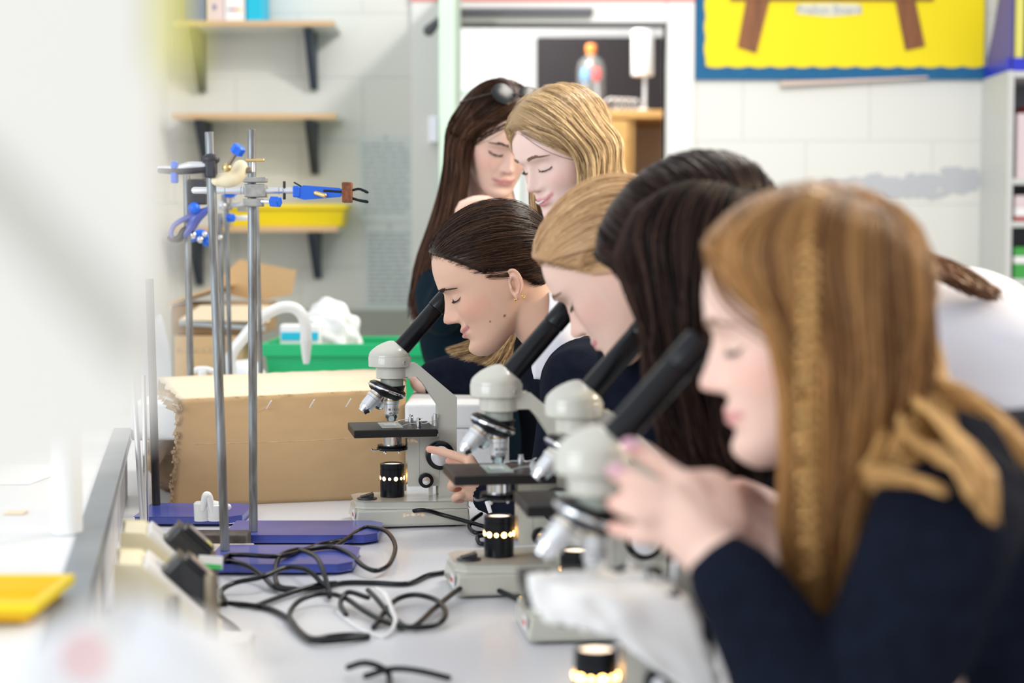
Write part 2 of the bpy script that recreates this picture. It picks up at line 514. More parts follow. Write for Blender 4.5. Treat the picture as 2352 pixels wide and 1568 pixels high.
# bell jar lung model
j = P(1358, 252, 7.55)
jz = cab.location.z + ch
bj = empty('lung_model', (j.x, 7.58, jz), 0, 'glass bell jar lung model with orange bung and red base on the cupboard', 'lung model')
k = 7.58 / FPX
MB().lathe([(32 * k, 0), (34 * k, .004), (34 * k, 19 * k), (32 * k, 21 * k)]).build('base', M['red_base'], bj)
MB().lathe([(31 * k, 21 * k), (32 * k, 60 * k), (32 * k, 100 * k), (27 * k, 116 * k), (14 * k, 126 * k), (8 * k, 132 * k), (8 * k, 136 * k)], cap=False).build('jar', M['jar_glass'], bj)
MB().lathe([(8 * k, 128 * k), (12 * k, 138 * k), (12 * k, 150 * k), (10 * k, 154 * k)]).build('bung', M['cork_orange'], bj)
MB().sphere((-13 * k, 0, 84 * k), 11 * k, sc=(1, .8, 1.7)).build('balloon', M['lung_blue'], bj)
MB().sphere((13 * k, 0, 86 * k), 11 * k, sc=(1, .8, 1.6)).build('balloon', M['lung_red'], bj)
yb = MB(); yb.tube([(0, 0, 135 * k), (0, 0, 108 * k), (-10 * k, 0, 95 * k)], .004).tube([(0, 0, 108 * k), (10 * k, 0, 95 * k)], .004).sphere((-3 * k, -.005, 108 * k), 8 * k)
yb.build('windpipe', M['balloon_pale'], bj)
MB().tube([(-14 * k, 0, 66 * k), (-16 * k, 0, 21 * k)], .006).tube([(14 * k, 0, 66 * k), (16 * k, 0, 21 * k)], .006).build('support', M['ink_grey'], bj)
# white lamp on the cupboard
lp = P(1480, 170, 7.5)
lamp = empty('desk_lamp', (lp.x, 7.6, jz), 0, 'white lamp with tall cylinder shade on a thin stem, right of the bell jar', 'lamp')
kk = 7.6 / FPX
MB().lathe([(24 * kk, 84 * kk), (25 * kk, 86 * kk), (25 * kk, 185 * kk), (24 * kk, 187 * kk)]).build('lamp_shade', M['paper_bright'], lamp)
MB().cyl((5 * kk, 0, .015), (5 * kk, 0, 84 * kk), .008).build('pole', M['satin'], lamp)
MB().lathe([(.035, 0), (.035, .012), (.01, .02)]).build('base', M['paper_bright'], lamp)
cw_ = MB()
for i in range(5):
    t0 = rng.uniform(0, 6)
    cw_.tube([(-.14 + .03 * i + .03 * math.cos(a + t0), .03 + .01 * i, .03 + .028 * math.sin(a + t0)) for a in np.linspace(0, 5.6, 9)], .003, 8)
co = cw_.build('wire_coils', M['satin']); co.location = (lp.x, 7.5, jz)
tag(co, 'loose coils of pale wire beside the white lamp on the cupboard', 'wire')

# shelves on the back wall
def shelf(px0, px1, py, blist, label, ledge):
    a, b = P(px0, py, YW - .24), P(px1, py, YW - .24)
    t = empty('wall_shelf', (a.x, YW, a.z), 0, label, 'shelf', 'shelves on the back wall')
    D = 0.24
    L = b.x - a.x
    kf = (YW - D) / YW
    MB().box((0, -D + .012, -0.018), (L, 0, 0)).build('board', M['shelf_white'], t)
    MB().box((0, -D, -0.018), (L, -D + .0115, 0.0)).build('edging', M['shelf_wood'], t)
    for bx, bh in blist:
        x = (bx - px0) / (px1 - px0) * L
        h = bh / 640.0
        mb = MB()
        mb.prism([(-.004, -.019), (-.004, -.019 - h), (-.022, -.019 - h), (-.20, -.035), (-.20, -.019)], x - .0125, x + .0125, axis='x')
        mb.build('shelf_bracket', M['bracket'], t, 0.003)
    return t
sh1 = shelf(392, 768, 47, [(435, 130), (703, 125)], 'topmost wall shelf with thin wooden edge, holding the box files', 0)
sh2 = shelf(392, 772, 260, [(450, 125), (705, 115)], 'empty middle wall shelf with thin wooden edge', 0)
sh3 = shelf(392, 775, 520, [(430, 120), (712, 105)], 'lowest wall shelf, the one carrying the yellow tray', 0)
# box files on top shelf
zs1 = sh1.location.z
for nm, x0, x1, m, lab, stripe in (
    ('box_file', 426, 474, 'book_blue', 'dark blue box file on the top shelf', None),
    ('box_file', 479, 520, 'book_pink', 'pale pink box file with a small purple mark on the top shelf', 'ink_grey'),
    ('box_file', 522, 567, 'label_white', 'white box file with coloured logo on the top shelf', 'logo'),
    ('box_file', 571, 607, 'book_cyan', 'bright cyan box file at the right end of the top shelf row', None)):
    a, b = P(x0, 44, 5.95), P(x1, 44, 5.95)
    o = empty(nm, (a.x, 5.90, zs1), 0, lab, 'box file', 'box files on the top shelf')
    MB().box((0, 0, 0), (b.x - a.x, 0.18, 0.30)).build('case', M[m], o, 0.002)
    wd = b.x - a.x
    if stripe == 'logo':
        for i, mm in enumerate(('ink_grey', 'book_blue', 'ink_red', 'lung_red', 'tag_green', 'tie_yellow')):
            MB().cyl((.012 + i * .0085, -.001, .042), (.012 + i * .0085, .0005, .042), .0045).build('logo_dot', M[mm], o)
    elif stripe:
        MB().cyl((wd * .45, -.001, .05), (wd * .45, .0005, .05), .008).build('mark', M['blue_file2'], o)
# yellow tray on the lowest shelf
a, b = P(528, 522, 5.90), P(795, 522, 5.90)
ty = empty('storage_tray', (a.x, 5.86, sh3.location.z), 0, 'bright yellow shallow storage tray on the lowest wall shelf', 'tray')
tw = b.x - a.x; th = 50 / 655
def tray_mb(w, d, h, t=.004, rim=.012, tap=.012):
    mb = MB()
    o0 = [(tap, tap, 0), (w - tap, tap, 0), (w - tap, d - tap, 0), (tap, d - tap, 0)]
    o1 = [(0, 0, h), (w, 0, h), (w, d, h), (0, d, h)]
    i1 = [(t, t, h), (w - t, t, h), (w - t, d - t, h), (t, d - t, h)]
    i0 = [(tap + t, tap + t, t), (w - tap - t, tap + t, t), (w - tap - t, d - tap - t, t), (tap + t, d - tap - t, t)]
    v = o0 + o1 + i1 + i0
    f = [(3, 2, 1, 0), (12, 13, 14, 15)]
    for k in range(4):
        n = (k + 1) % 4
        f += [(k, n, 4 + n, 4 + k), (4 + k, 4 + n, 8 + n, 8 + k), (8 + k, 8 + n, 12 + n, 12 + k)]
    mb.add(v, f, 0, False)
    return mb
def rim_mb(w, d, h, o=.012, t=.006, drop=.012):
    mb = MB()
    mb.box((-o, -o, h - drop), (w + o, -.0005, h + .001)).box((-o, d + .0005, h - drop), (w + o, d + o, h + .001))
    mb.box((-o, -.0005, h - drop), (-.0005, d + .0005, h + .001)).box((w + .0005, -.0005, h - drop), (w + o, d + .0005, h + .001))
    return mb
tray_mb(tw, .2, th).build('tray_body', M['yellow_tray'], ty, .003)
rim_mb(tw, .2, th, .008, drop=.016).build('rim', M['yellow_tray'], ty, .002)
# papers
def sheet(px0, py0, px1, py1, lab, lines, seed, dense=False):
    a, b = Wp(px0, py0), Wp(px1, py1)
    t = empty('wall_notice', (a.x, YW, b.z), 0, lab, 'notice', 'printed notices beside the door')
    w_, h_ = b.x - a.x, a.z - b.z
    MB().box((0, -.004, 0), (w_, -.001, h_)).build('paper_sheet', M['paper'], t)
    r = random.Random(seed)
    mb = MB()
    for i in range(lines):
        z = h_ * (0.90 - 0.84 * i / lines)
        x = .015
        while x < w_ - .03:
            l = r.uniform(.015, .05)
            mb.box((x, -.0052, z - .0035), (min(x + l, w_ - .014), -.0041, z + .0035))
            x += l + .006
    mb.build('printed_text', M['ink_grey'], t)
    MB().cyl((w_ / 2, -.008, h_ - .006), (w_ / 2, -.004, h_ - .006), .006).build('pin', M['ink_grey'], t)
sheet(822, 312, 950, 510, 'upper pale notice with faint print on the wall left of the door', 14, 1)
sheet(836, 516, 953, 716, 'lower pale notice with rows of grey print on the wall left of the door', 17, 2)
# noticeboard
na, nb = Wp(1597, 0), Wp(2258, 183)
nz0, nz1 = nb.z, nb.z + 0.75
nbd = empty('notice_board', (na.x, YW, nz0), 0, 'yellow notice board with blue border and a brown picnic table cut-out', 'notice board')
nw = nb.x - na.x
MB().box((0, -.018, 0), (nw, -.001, nz1 - nz0)).build('backing', M['board_blue'], nbd)
# scalloped yellow sheet
x0, z0 = Wp(1620, 157).x - na.x, Wp(1620, 157).z - nz0
poly = []
sc_ = 48.5 / 642
nx = int((nw - x0 + .02) / sc_)
n = 8
pts = []
x = x0
top = nz1 - nz0
for i in range(13):
    for t in range(n):
        pts.append((x + (t / n) * sc_, z0 - .006 * math.sin(PI * t / n) ** 1 + .006))
    x += sc_
xe = x
pts.append((xe, z0 + .006)); pts.append((xe, top)); pts.append((x0, top))
z = top
while z > z0 + sc_ * .8:
    for t in range(1, n):
        pts.append((x0 - .007 * math.sin(PI * t / n), z - (t / n) * sc_))
    z -= sc_
pts = [(px_, pz_) for px_, pz_ in pts]
MB().prism(pts, -.021, -.0185).build('yellow_backing_paper', M['board_yellow'], nbd)
def wl(px, py): p = Wp(px, py); return (p.x - na.x, p.z - nz0)
MB().prism([wl(1712, 0), wl(1766, 0), wl(1735, 124), wl(1692, 110)], -.026, -.022).build('table_leg', M['table_brown'], nbd)
MB().prism([wl(2052, 0), wl(2098, 0), wl(2121, 108), wl(2076, 118)], -.026, -.022).build('table_leg', M['table_brown'], nbd)
MB().prism([wl(1675, 4), wl(2140, 4), wl(2140, -60), wl(1675, -60)], -.029, -.0265).build('table_top', M['table_brown'], nbd)
lx, lz = wl(1901, 25)
MB().prism([wl(1833, 12), wl(1905, 10), wl(1970, 12), wl(1972, 34), wl(1905, 40), wl(1833, 34)], -.0235, -.022).build('caption_strip', mat('caption', (0.72, 0.70, 0.55), .7), nbd)
text_obj('caption', 'Prallon Board', 0.042, (lx, -.0245, lz), (PI / 2, 0, 0), M['ink_grey'], nbd, bold=True)
sl = MB().prism([(0, 0), (.52, .028), (.52, .034), (0, .016)], -.03, -.012).build('wooden_lath', mat('lath', (.66, .52, .45), .6), None)
p = Wp(1790, 199); sl.location = (p.x, YW, p.z)
tag(sl, 'thin pinkish wooden lath fixed along the bottom edge of the notice board', 'lath')
# grey scuff marks
sm = MB()
r = random.Random(3)
for i in range(150):
    x = r.uniform(1880, 2240); yv = 418 + (12 if x < 2150 else -2) + r.uniform(-22, 26) * (1 if x > 1930 else .4)
    a = Wp(x, yv); l = r.uniform(.02, .07)
    e_ = .0016 + .0006 * r.random(); sm.prism([(a.x, a.z), (a.x + l * .5, a.z - .008), (a.x + l, a.z + .004), (a.x + l * .8, a.z + .02), (a.x + l * .2, a.z + .016)], -e_, -.0005)
so = sm.build('paint_scuffs', mat('scuff', (.50, .52, .56), .7)); so.location = (0, YW, 0)
tag(so, 'patch of faint grey-blue paint scuffs on the block wall under the notice board', 'paint marks', kind='stuff')
# wall cupboard at right
a = Wp(2255, 183)
zc0, zc1 = Wp(2255, 648).z, a.z
D = .33
bc = empty('wall_bookcase', (a.x, YW, zc0), 0, 'grey open wall bookcase at the right edge of the picture', 'bookcase')
H = zc1 - zc0
MB().box((0, -D, 0), (.02, -.001, H)).build('side_panel', M['grey_panel'], bc, .002)
MB().box((.0205, -.02, 0), (1.0, -.001, H)).build('back_panel', M['dark_grey'], bc)
hs = (0.0, H * .27, H * .47, H - .022)
for h in hs: MB().box((.0205, -D, h), (1.0, -.0205, h + .02)).build('shelf_board', M['grey_panel'], bc)
for i, (m, x, w_, h_, lev, lab) in enumerate([('book_pink', .04, .045, .22, 2, 'pale pink tall book on the upper bookcase shelf'), ('book_red', .088, .03, .25, 2, 'dark red tall book on the upper bookcase shelf'),
     ('book_pink', .121, .06, .23, 2, 'thick pale book, right of the dark red one in the bookcase')]):
    o = MB().box((0, 0, 0), (w_, .2, h_)).build('book', M[m], None, .002); o.location = (a.x + x, YW - D + .03, zc0 + hs[lev] + .02); tag(o, lab, 'book', 'books in the wall bookcase')
zz = zc0 + hs[1] + .02
for m, h_, lab in (('book_red', .016, 'dark red flat book at the bottom of the middle pile in the bookcase'), ('label_white', .03, 'white flat book in the middle pile of the bookcase'), ('book_pink', .04, 'pink flat book at the top of the middle pile in the bookcase')):
    o = MB().box((0, 0, 0), (.25, .2, h_)).build('book', M[m], None, .002); o.location = (a.x + .035, YW - D + .02, zz); zz += h_ + .0005; tag(o, lab, 'book', 'books in the wall bookcase')
zz = zc0 + hs[0] + .02
for m, h_, lab in (('book_green', .05, 'green flat book at the bottom of the lowest pile in the bookcase'), ('label_white', .025, 'white flat book between the two green ones in the bookcase'), ('book_green', .03, 'green flat book at the top of the lowest pile in the bookcase')):
    o = MB().box((0, 0, 0), (.25, .2, h_)).build('book', M[m], None, .002); o.location = (a.x + .035, YW - D + .02, zz); zz += h_ + .0005; tag(o, lab, 'book', 'books in the wall bookcase')
# blue magazine file on top of it
mf = empty('magazine_file', (a.x, YW - D + .02, zc1), 0, 'royal blue plastic magazine file with curved side on top of the grey bookcase', 'magazine file')
MB().prism([(.29, .0), (.0, .0), (.0, .30), (.06, .33), (.14, .30), (.22, .16), (.29, .07)], .012, .018, axis='x').build('side_wall', M['blue_file2'], mf, .001)
MB().box((.0, 0, 0), (.3, .28, .045)).build('base', M['blue_file'], mf, .002)
for x, m, lab in ((.03, 'bright_yellow', 'pale yellow folder standing in the blue magazine file'), (.07, 'cork', 'brown folder standing in the blue magazine file'), (.10, 'book_pink', 'pale folder at the right in the blue magazine file')):
    o = MB().box((0, 0, 0), (.03, .22, .32)).build('folder', M[m], None, .002); o.location = (a.x + x, YW - D + .04, zc1 + .0455)
    o.rotation_euler = (0, 0, 0); tag(o, lab, 'folder', 'folders in the blue magazine file')
# ================================================================== THE BENCH
BA = math.radians(11.0)                  # the bench runs away from the camera, turned a little to the left
BD = Vector((-math.sin(BA), math.cos(BA), 0)); BR = Vector((math.cos(BA), math.sin(BA), 0))
def bench_x(Y, X0): return X0 - (Y - 1.57) * math.tan(BA)
SPX = -0.398                             # spine edge at Y=1.57
SPH = 0.12
bn = MB()
Y0, Y1 = -0.6, 4.72
bn.prism([(bench_x(Y0, SPX) - .18, Y0), (bench_x(Y0, .30), Y0), (bench_x(Y1, .30), Y1), (bench_x(Y1, SPX) - .18, Y1)], -.035, 0, axis='z')
tag(bn.build('lab_bench', M['bench'], None, .004), 'long white speckled laboratory bench top with the microscopes on it', 'bench')
cb = MB()
cb.prism([(bench_x(Y0, SPX) - .16, Y0 + .05), (bench_x(Y0, .02), Y0 + .05), (bench_x(Y1, .02), Y1 - .05), (bench_x(Y1, SPX) - .16, Y1 - .05)], -.9, -.0355, axis='z')
tag(cb.build('bench_cabinet', M['bench_side'], None), 'wooden cabinet base under the laboratory bench', 'cabinet')
# raised service spine
YS1 = 3.05
sp = empty('service_spine', (0, 0, 0), 0, 'raised white service ledge with grey metal edge along the left of the bench', 'service ledge')
e0, e1 = .05, YS1
sx = lambda Y, d=0: bench_x(Y, SPX) + d
MB().prism([(sx(e0) - .7, e0), (sx(e0, -.028), e0), (sx(e1, -.028), e1), (sx(e1) - .7, e1)], .0005, SPH, axis='z').build('ledge_top', M['spine_top'], sp)
MB().prism([(sx(e0, -.027), e0), (sx(e0), e0), (sx(e1), e1), (sx(e1, -.027), e1)], SPH - .02, SPH + .003, axis='z').build('metal_edge', M['steel'], sp, .002)
MB().prism([(sx(e0, -.027), e0), (sx(e0, -.006), e0), (sx(e1, -.006), e1), (sx(e1, -.027), e1)], .0005, SPH - .0205, axis='z').build('face_panel', M['spine_face'], sp)

# ------------------------------------------------------------------ microscope
def make_microscope():
    R_ = empty('microscope', (0, 0, 0))
    m = M['mic_body']
    # base: sloped block
    b = MB()
    v = []
    def ring(x0, x1, y0, y1, z): return [(x0, y0, z), (x1, y0, z), (x1, y1, z), (x0, y1, z)]
    rows = [ring(-.064, .118, -.064, .064, .003), ring(-.066, .118, -.066, .066, .008), ring(-.062, .117, -.063, .063, .030)]
    v = sum(rows, [])
    f = [(3, 2, 1, 0)]
    for k in range(2):
        for i in range(4):
            j = (i + 1) % 4
            f.append((k * 4 + i, k * 4 + j, k * 4 + 4 + j, k * 4 + 4 + i))
    f.append((8, 9, 10, 11))
    b.add(v, f, 0, False)
    b.build('base_foot', m, R_, .003)
    b = MB()
    b.prism([(-.062, -.030), (-.050, -.045), (.060, -.060), (.117, -.060), (.117, .060), (.060, .060), (-.050, .045), (-.062, .030)], .0302, .0425, axis='z')
    b.build('base_plate', m, R_, .003)
    MB().cyl((-.040, -.030, .0005), (-.040, -.030, .004), .010).cyl((.09, -.045, .0005), (.09, -.045, .004), .010).cyl((-.040, .030, .0005), (-.040, .030, .004), .010).cyl((.09, .045, .0005), (.09, .045, .004), .010).build('rubber_feet', M['stage_black'], R_)
    MB().box((-.0675, -.052, .014), (-.0655, -.028, .028)).build('maker_plate', M['label_white'], R_)
    MB().box((-.0682, -.048, .019), (-.0676, -.032, .024)).build('red_lettering', M['ink_red'], R_)
    # rocker switch
    s = MB(); s.lathe([(.016, 0), (.016, .002), (.012, .003)], (-.043, -.02, .0426), n=24)
    s.prism([(-.010, .003), (.010, .003), (.010, .0095), (-.010, .004)], -.007, .007, M4=Matrix.Translation((-.043, -.02, .0426)))
    s.build('switch', M['plug_black'], R_, .0005)
    # lamp housing with a ring of holes
    lm = MB()
    lm.lathe([(.0185, .0427), (.0197, .0435), (.0197, .088), (.0190, .0885), (.0190, .0895), (.0197, .090), (.0197, .0965), (.0165, .0975), (.0155, .0968), (.0155, .090)], cap=False, n=40)
    lm.build('lamp_housing', M['tube_black'], R_)
    MB().lathe([(.0001, .0955), (.0154, .0950)], cap=False, n=32).build('lamp_lens', M['glow_lens'], R_)
    for i in range(12):
        a = i * PI / 6 + .2
        d = Vector((math.cos(a), math.sin(a), 0))
        r_ = .0034 if i % 2 else .0024
        MB().cyl(d * .0192 + Vector((0, 0, .0735)), d * .0200 + Vector((0, 0, .0735)), r_, 16).build('light_hole', M['glow'], R_)
    # arm
    A = MB()
    arm = [(.101, .043), (.102, .203), (.038, .258), (.018, .258), (.012, .241), (.040, .241), (.052, .228), (.076, .192), (.076, .043)]
    A.prism(arm, -.016, .016)
    A.build('arm', m, R_, .0025)
    g = MB()
    g.prism([(.0255, .062), (.073, .062), (.073, .140), (.0255, .140)], -.0145, .0145)
    g.build('rack_block', m, R_, .002)
    MB().box((.042, -.0150, .064), (.0428, -.0146, .138)).box((.074, -.0166, .060), (.0748, -.0161, .142)).build('seam', M['ink_grey'], R_)
    MB().box((.012, -.022, .1405), (.074, .022, .1455)).build('bracket', m, R_, .001)
    MB().box((.060, -.004, .043), (.066, .004, .0615)).build('rack_rod', M['satin'], R_)
    # focus knobs, both sides
    for s_ in (-1, 1):
        k = MB()
        k.lathe([(.0195, 0), (.0232, .002), (.0232, .014), (.020, .0165), (.0165, .0165)], (.075, s_ * .0162, .1115), (0, s_, 0), 40)
        kn = k.build('coarse_knob', M['tube_black'], R_)
        k = MB(); k.lathe([(.0160, 0), (.0160, .004), (.0135, .0055), (.004, .0058)], (.075, s_ * .0328, .1115), (0, s_, 0), 36)
        k.build('knob_cap', M['satin'], kn)
        k = MB(); k.lathe([(.0105, 0), (.012, .001), (.012, .010), (.0085, .011)], (.0525, s_ * .0148, .0705), (0, s_, 0), 28)
        kn = k.build('fine_knob', M['tube_black'], R_)
        k = MB(); k.lathe([(.0065, 0), (.0065, .0015), (.002, .002)], (.0525, s_ * .0259, .0705), (0, s_, 0), 20)
        k.build('knob_cap', M['chrome'], kn)
    # stage
    MB().box((-.067, -.062, .1460), (.066, .062, .1585)).build('stage', M['stage_black'], R_, .0018)
    MB().box((.066, -.012, .150), (.076, .012, .172)).build('stage_carrier', m, R_, .001)
    MB().cyl((.068, -.02, .1586), (.068, -.02, .164), .0035).cyl((.068, -.02, .164), (.068, -.02, .1775), .0028).cyl((.068, -.02, .168), (.068, -.02, .179), .0034).build('stop_screw', M['satin'], R_)
    MB().box((-.020, -.037, .1587), (.014, .038, .1598)).build('glass_slide', M['glass_slide'], R_)
    MB().box((-.012, -.012, .1599), (.006, .010, .1603)).build('cover_slip', M['paper'], R_)
    for yy, xx in ((-.030, .040), (.028, .034)):
        c = MB()
        c.cyl((xx, yy, .1586), (xx, yy, .1690), .0042).cyl((xx, yy, .1690), (xx, yy, .1735), .0034)
        cc = c.build('clip_post', M['chrome'], R_)
        MB().tube([(xx + .020, yy + .002, .1675), (xx + .010, yy, .1640), (xx, yy, .1645), (xx - .014, yy + .003, .1640), (xx - .026, yy + .006, .1602)], .0016, 8, flat=((0, 0, 1), .45)).build('spring_clip', M['satin'], cc)
    # condenser
    MB().lathe([(.0160, .1275), (.0160, .1458)], n=32).build('condenser', M['chrome'], R_)
    MB().lathe([(.0200, .118), (.0250, .1195), (.0250, .1235), (.0225, .1245), (.0240, .1255), (.0240, .1274), (.016, .1276)], n=40).build('condenser_ring', M['tube_black'], R_)
    MB().tube([(-.020, -.012, .1215), (-.031, -.015, .1205), (-.035, -.015, .1225)], .0012, 8).sphere((-.013, -.012, .1165), .0028).sphere((.010, -.012, .1165), .002).build('iris_lever', M['chrome'], R_)
    # nosepiece
    MB().lathe([(.0185, .2235), (.0185, .2355)], n=36).build('nosepiece_neck', M['mic_body_cool'], R_)
    tl = Matrix.Translation((-.0085, 0, .2155)) @ Matrix.Rotation(math.radians(21), 4, 'Y')
    q = tl.to_3x3() @ Vector((0, 0, 1)); c0 = tl.translation
    MB().lathe([(.020, -.010), (.029, -.0035), (.0305, -.001)], c0, q, 40).build('turret_lower', M['stage_black'], R_)
    MB().lathe([(.0305, -.0009), (.0322, .0008), (.0322, .0025), (.0312, .0035)], c0, q, 48).build('turret_rim', M['chrome'], R_)
    MB().lathe([(.0310, .0036), (.0310, .0062), (.026, .0095), (.012, .0105)], c0, q, 44).build('turret_top', M['tube_black'], R_)
    MB().lathe([(.014, .0), (.018, .012)], (.004, 0, .2115), (0, 0, 1), 30).build('turret_collar', M['stage_black'], R_)
    # objectives
    def objective(c, d, L, nm='objective'):
        d = Vector(d).normalized(); c = Vector(c)
        o = MB().lathe([(.0108, 0), (.0122, .0006), (.0122, .0060)], c, d, 32).build(nm, M['chrome'], R_)
        MB().lathe([(.0120, .0061), (.0120, .0076)], c, d, 32).build('brass_band', M['brass'], o)
        MB().lathe([(.0124, .0077), (.0130, .0083), (.0130, .0125), (.0121, .0135)], c, d, 32).build('knurled_ring', M['satin'], o)
        MB().lathe([(.0116, .0136), (.0112, L * .72)], c, d, 32).build('barrel', M['satin'], o)
        MB().lathe([(.0104, L * .72 + .0001), (.0100, L * .86), (.0078, L * .93), (.0074, L)], c, d, 32).build('tip', M['chrome'], o)
        return o
    o1 = objective((-.001, 0, .2075), (0, 0, -1), .041)
    text_obj('engraving', '10 / 0.25', .0052, (.001, -.0116, .1855), (PI / 2, 0, 0), M['ink'], o1, .0003)
    text_obj('engraving', '160 / 0.17', .0040, (.001, -.0116, .1795), (PI / 2, 0, 0), M['ink'], o1, .0003)
    objective((-.0225, -.006, .2135), (-.66, -.10, -.75), .041)
    objective((-.010, .018, .2085), (-.30, .62, -.75), .030)
    # head
    MB().lathe([(.0245, .2357), (.0258, .2365), (.0258, .2545)], n=44).build('head_collar', m, R_)
    h = MB()
    h.lathe([(.0330, .2547), (.0340, .2555), (.0345, .2700), (.0338, .2712)], (-.0035, 0, 0), (0, 0, 1), 56)
    h.build('head_base', m, R_)
    # slanted dome: lofted rings, rounded below, turning to a sloped face that carries the tube
    T = Vector((.661, 0, .750)).normalized()      # tube axis
    rows = []
    F0 = Vector((.0165, 0, .2848))                 # centre of the tube face
    n = 56
    base = [Vector((-.0035 + .0338 * math.cos(2 * PI * i / n), .0338 * math.sin(2 * PI * i / n), .2713)) for i in range(n)]
    side = Vector((0, 1, 0)); upv = T.cross(side).normalized() * -1
    def clampv(p):
        d = (p - F0).dot(T)
        return p - T * d if d > 0 else p
    for k, (rr, hh) in enumerate([(1.0, 0), (.985, .004), (.93, .0075), (.80, .0115), (.62, .0150), (.42, .0180), (.22, .0200), (.02, .0208)]):
        ringp = []
        for i in range(n):
            a = 2 * PI * i / n
            yy = .0338 * rr * math.sin(a)
            xx = -.0035 + .0338 * rr * math.cos(a)
            ridge = .0045 * math.exp(-(yy / .011) ** 2)
            hgt = hh
            p = Vector((xx, yy, .2713 + hgt * (1 + .28 * (xx + .0035) / .034) + (ridge * min(1, k / 4.0) if k else 0)))
            ringp.append(clampv(p))
        rows.append(ringp)
    h = MB()
    v = [p for r_ in rows for p in r_]
    f = []
    for k in range(len(rows) - 1):
        for i in range(n):
            j_ = (i + 1) % n
            f.append((k * n + i, k * n + j_, (k + 1) * n + j_, (k + 1) * n + i))
    f.append(tuple(range((len(rows) - 1) * n, len(rows) * n)))
    h.add(v, f, 0, True)
    h.build('head_dome', m, R_, angle=30)
    MB().lathe([(.0030, 0), (.0030, .0012), (.0012, .0010)], (.0175, -.0268, .2625), (.62, -.78, 0), 16).build('set_screw', M['satin'], R_)
    # tube
    ts = F0 + T * .0003
    MB().lathe([(.0158, 0), (.0155, .002), (.0146, .0022), (.0142, .086), (.0135, .087)], ts - T * .004, T, 40).build('tube', M['tube_black'], R_)
    ey = MB().lathe([(.0146, 0), (.0149, .001), (.0148, .028), (.0142, .031), (.011, .0315), (.009, .028)], ts + T * .0835, T, 40).build('eyepiece', M['tube_black'], R_)
    return R_, ts + T * .115
mic, TIP = make_microscope()
def copy_tree(o, parent=None):
    c = o.copy(); COL.objects.link(c)
    if parent is not None: c.parent = parent
    for ch in list(o.children): copy_tree(ch, c)
    return c
MIC = [(901, 2.76, 10, 'sharply focused grey microscope farthest along the bench, by the brunette girl at its eyepiece'),
       (1146, 2.235, 9, 'grey microscope second farthest from the camera, the tied-back blonde girl at its eyepiece'),
       (1325, 1.985, 7, 'grey microscope third farthest from the camera, its head just above the nearest one'),
       (1370, 1.50, 3, 'blurred grey microscope nearest the camera with paper over its stage')]
mics = []
for i, (px, Y, ang, lab) in enumerate(MIC):
    o = mic if i == 0 else copy_tree(mic)
    p = P(px, 1100, Y)
    o.location = (p.x, Y, 0.0)
    o.rotation_euler = (0, 0, math.radians(ang))
    tag(o, lab, 'microscope', 'microscopes along the bench')
    mics.append(o)

# crumpled paper lying over the stage of the nearest microscope
def crumple(name, rows, m, amp=.003, sub=5, thick=.0012):
    A = np.array([[list(p) for p in r] for r in rows], float)
    A = np.array([catmull(r, sub) for r in A])
    A = np.array([catmull(A[:, j], sub) for j in range(A.shape[1])]).transpose(1, 0, 2)
    rg = np.random.default_rng(5)
    n = rg.normal(size=A.shape) * amp
    for _ in range(2): n[1:-1, 1:-1] = (n[2:, 1:-1] + n[:-2, 1:-1] + n[1:-1, 2:] + n[1:-1, :-2] + n[1:-1, 1:-1]) / 2.6
    return loft(name, A + n, m, None, thick)
n4 = mics[3]
mx = lambda x, y, z: n4.location + Matrix.Rotation(n4.rotation_euler.z, 3, 'Z') @ Vector((x, y, z))
rows = [[mx(-.060, .020, .1600), mx(-.030, .022, .1625), mx(.00, .024, .1620), mx(.025, .024, .1610), mx(.045, .020, .1600)],
        [mx(-.062, -.020, .1600), mx(-.030, -.022, .1640), mx(.00, -.024, .1650), mx(.03, -.024, .1640), mx(.064, -.020, .1600)],
        [mx(-.064, -.060, .1595), mx(-.032, -.064, .1630), mx(.00, -.066, .1635), mx(.03, -.066, .1600), mx(.074, -.064, .1500)],
        [mx(-.058, -.072, .148), mx(-.028, -.078, .150), mx(.00, -.080, .146), mx(.036, -.082, .130), mx(.090, -.082, .105)],
        [mx(-.050, -.074, .138), mx(-.020, -.082, .134), mx(.006, -.084, .126), mx(.048, -.090, .095), mx(.108, -.092, .050)]]
rows = [[p for p in r_] for r_ in rows]
cp = crumple('paper_towel', rows, M['paper_bright'], .0012)
tag(cp, 'blurred crumpled white paper draped over the black stage of the nearest microscope', 'paper')

# ------------------------------------------------------------------ retort stands
def stand(px_t, py_t, px_b, Yb, r, m, lab, base=None, zb=0.0, zrod=None):
    pb = P(px_b, 1200, Yb)
    # bottom point on the bench
    pb = Vector(((px_b - W0 / 2) / FPX * Yb, Yb, zb))
    pt = P(px_t, py_t, Yb)
    t = empty('retort_stand', (pb.x, pb.y, zb), 0, lab, 'retort stand', 'retort stands on the bench')
    off = pt - pb
    hb = .016 if base else .0
    MB().cyl(Vector((0, 0, hb)), off, r, 24).build('rod', m, t)
    if base:
        bx0, bx1, by0, by1, mm = base
        c = .02
        b = MB().prism([(bx0, by0), (bx1 - c, by0), (bx1, by0 + c), (bx1, by1 - c), (bx1 - c, by1), (bx0, by1)], .004, .016, axis='z')
        bo = b.build('base_plate', M[mm], t, .002)
        MB().prism([(bx0 + .01, by0 + .01), (bx1 - .03, by0 + .01), (bx1 - .03, by1 - .01), (bx0 + .01, by1 - .01)], .0002, .0038, axis='z').build('underside_rib', M['cast_dark'], t)
    return t, pb, off
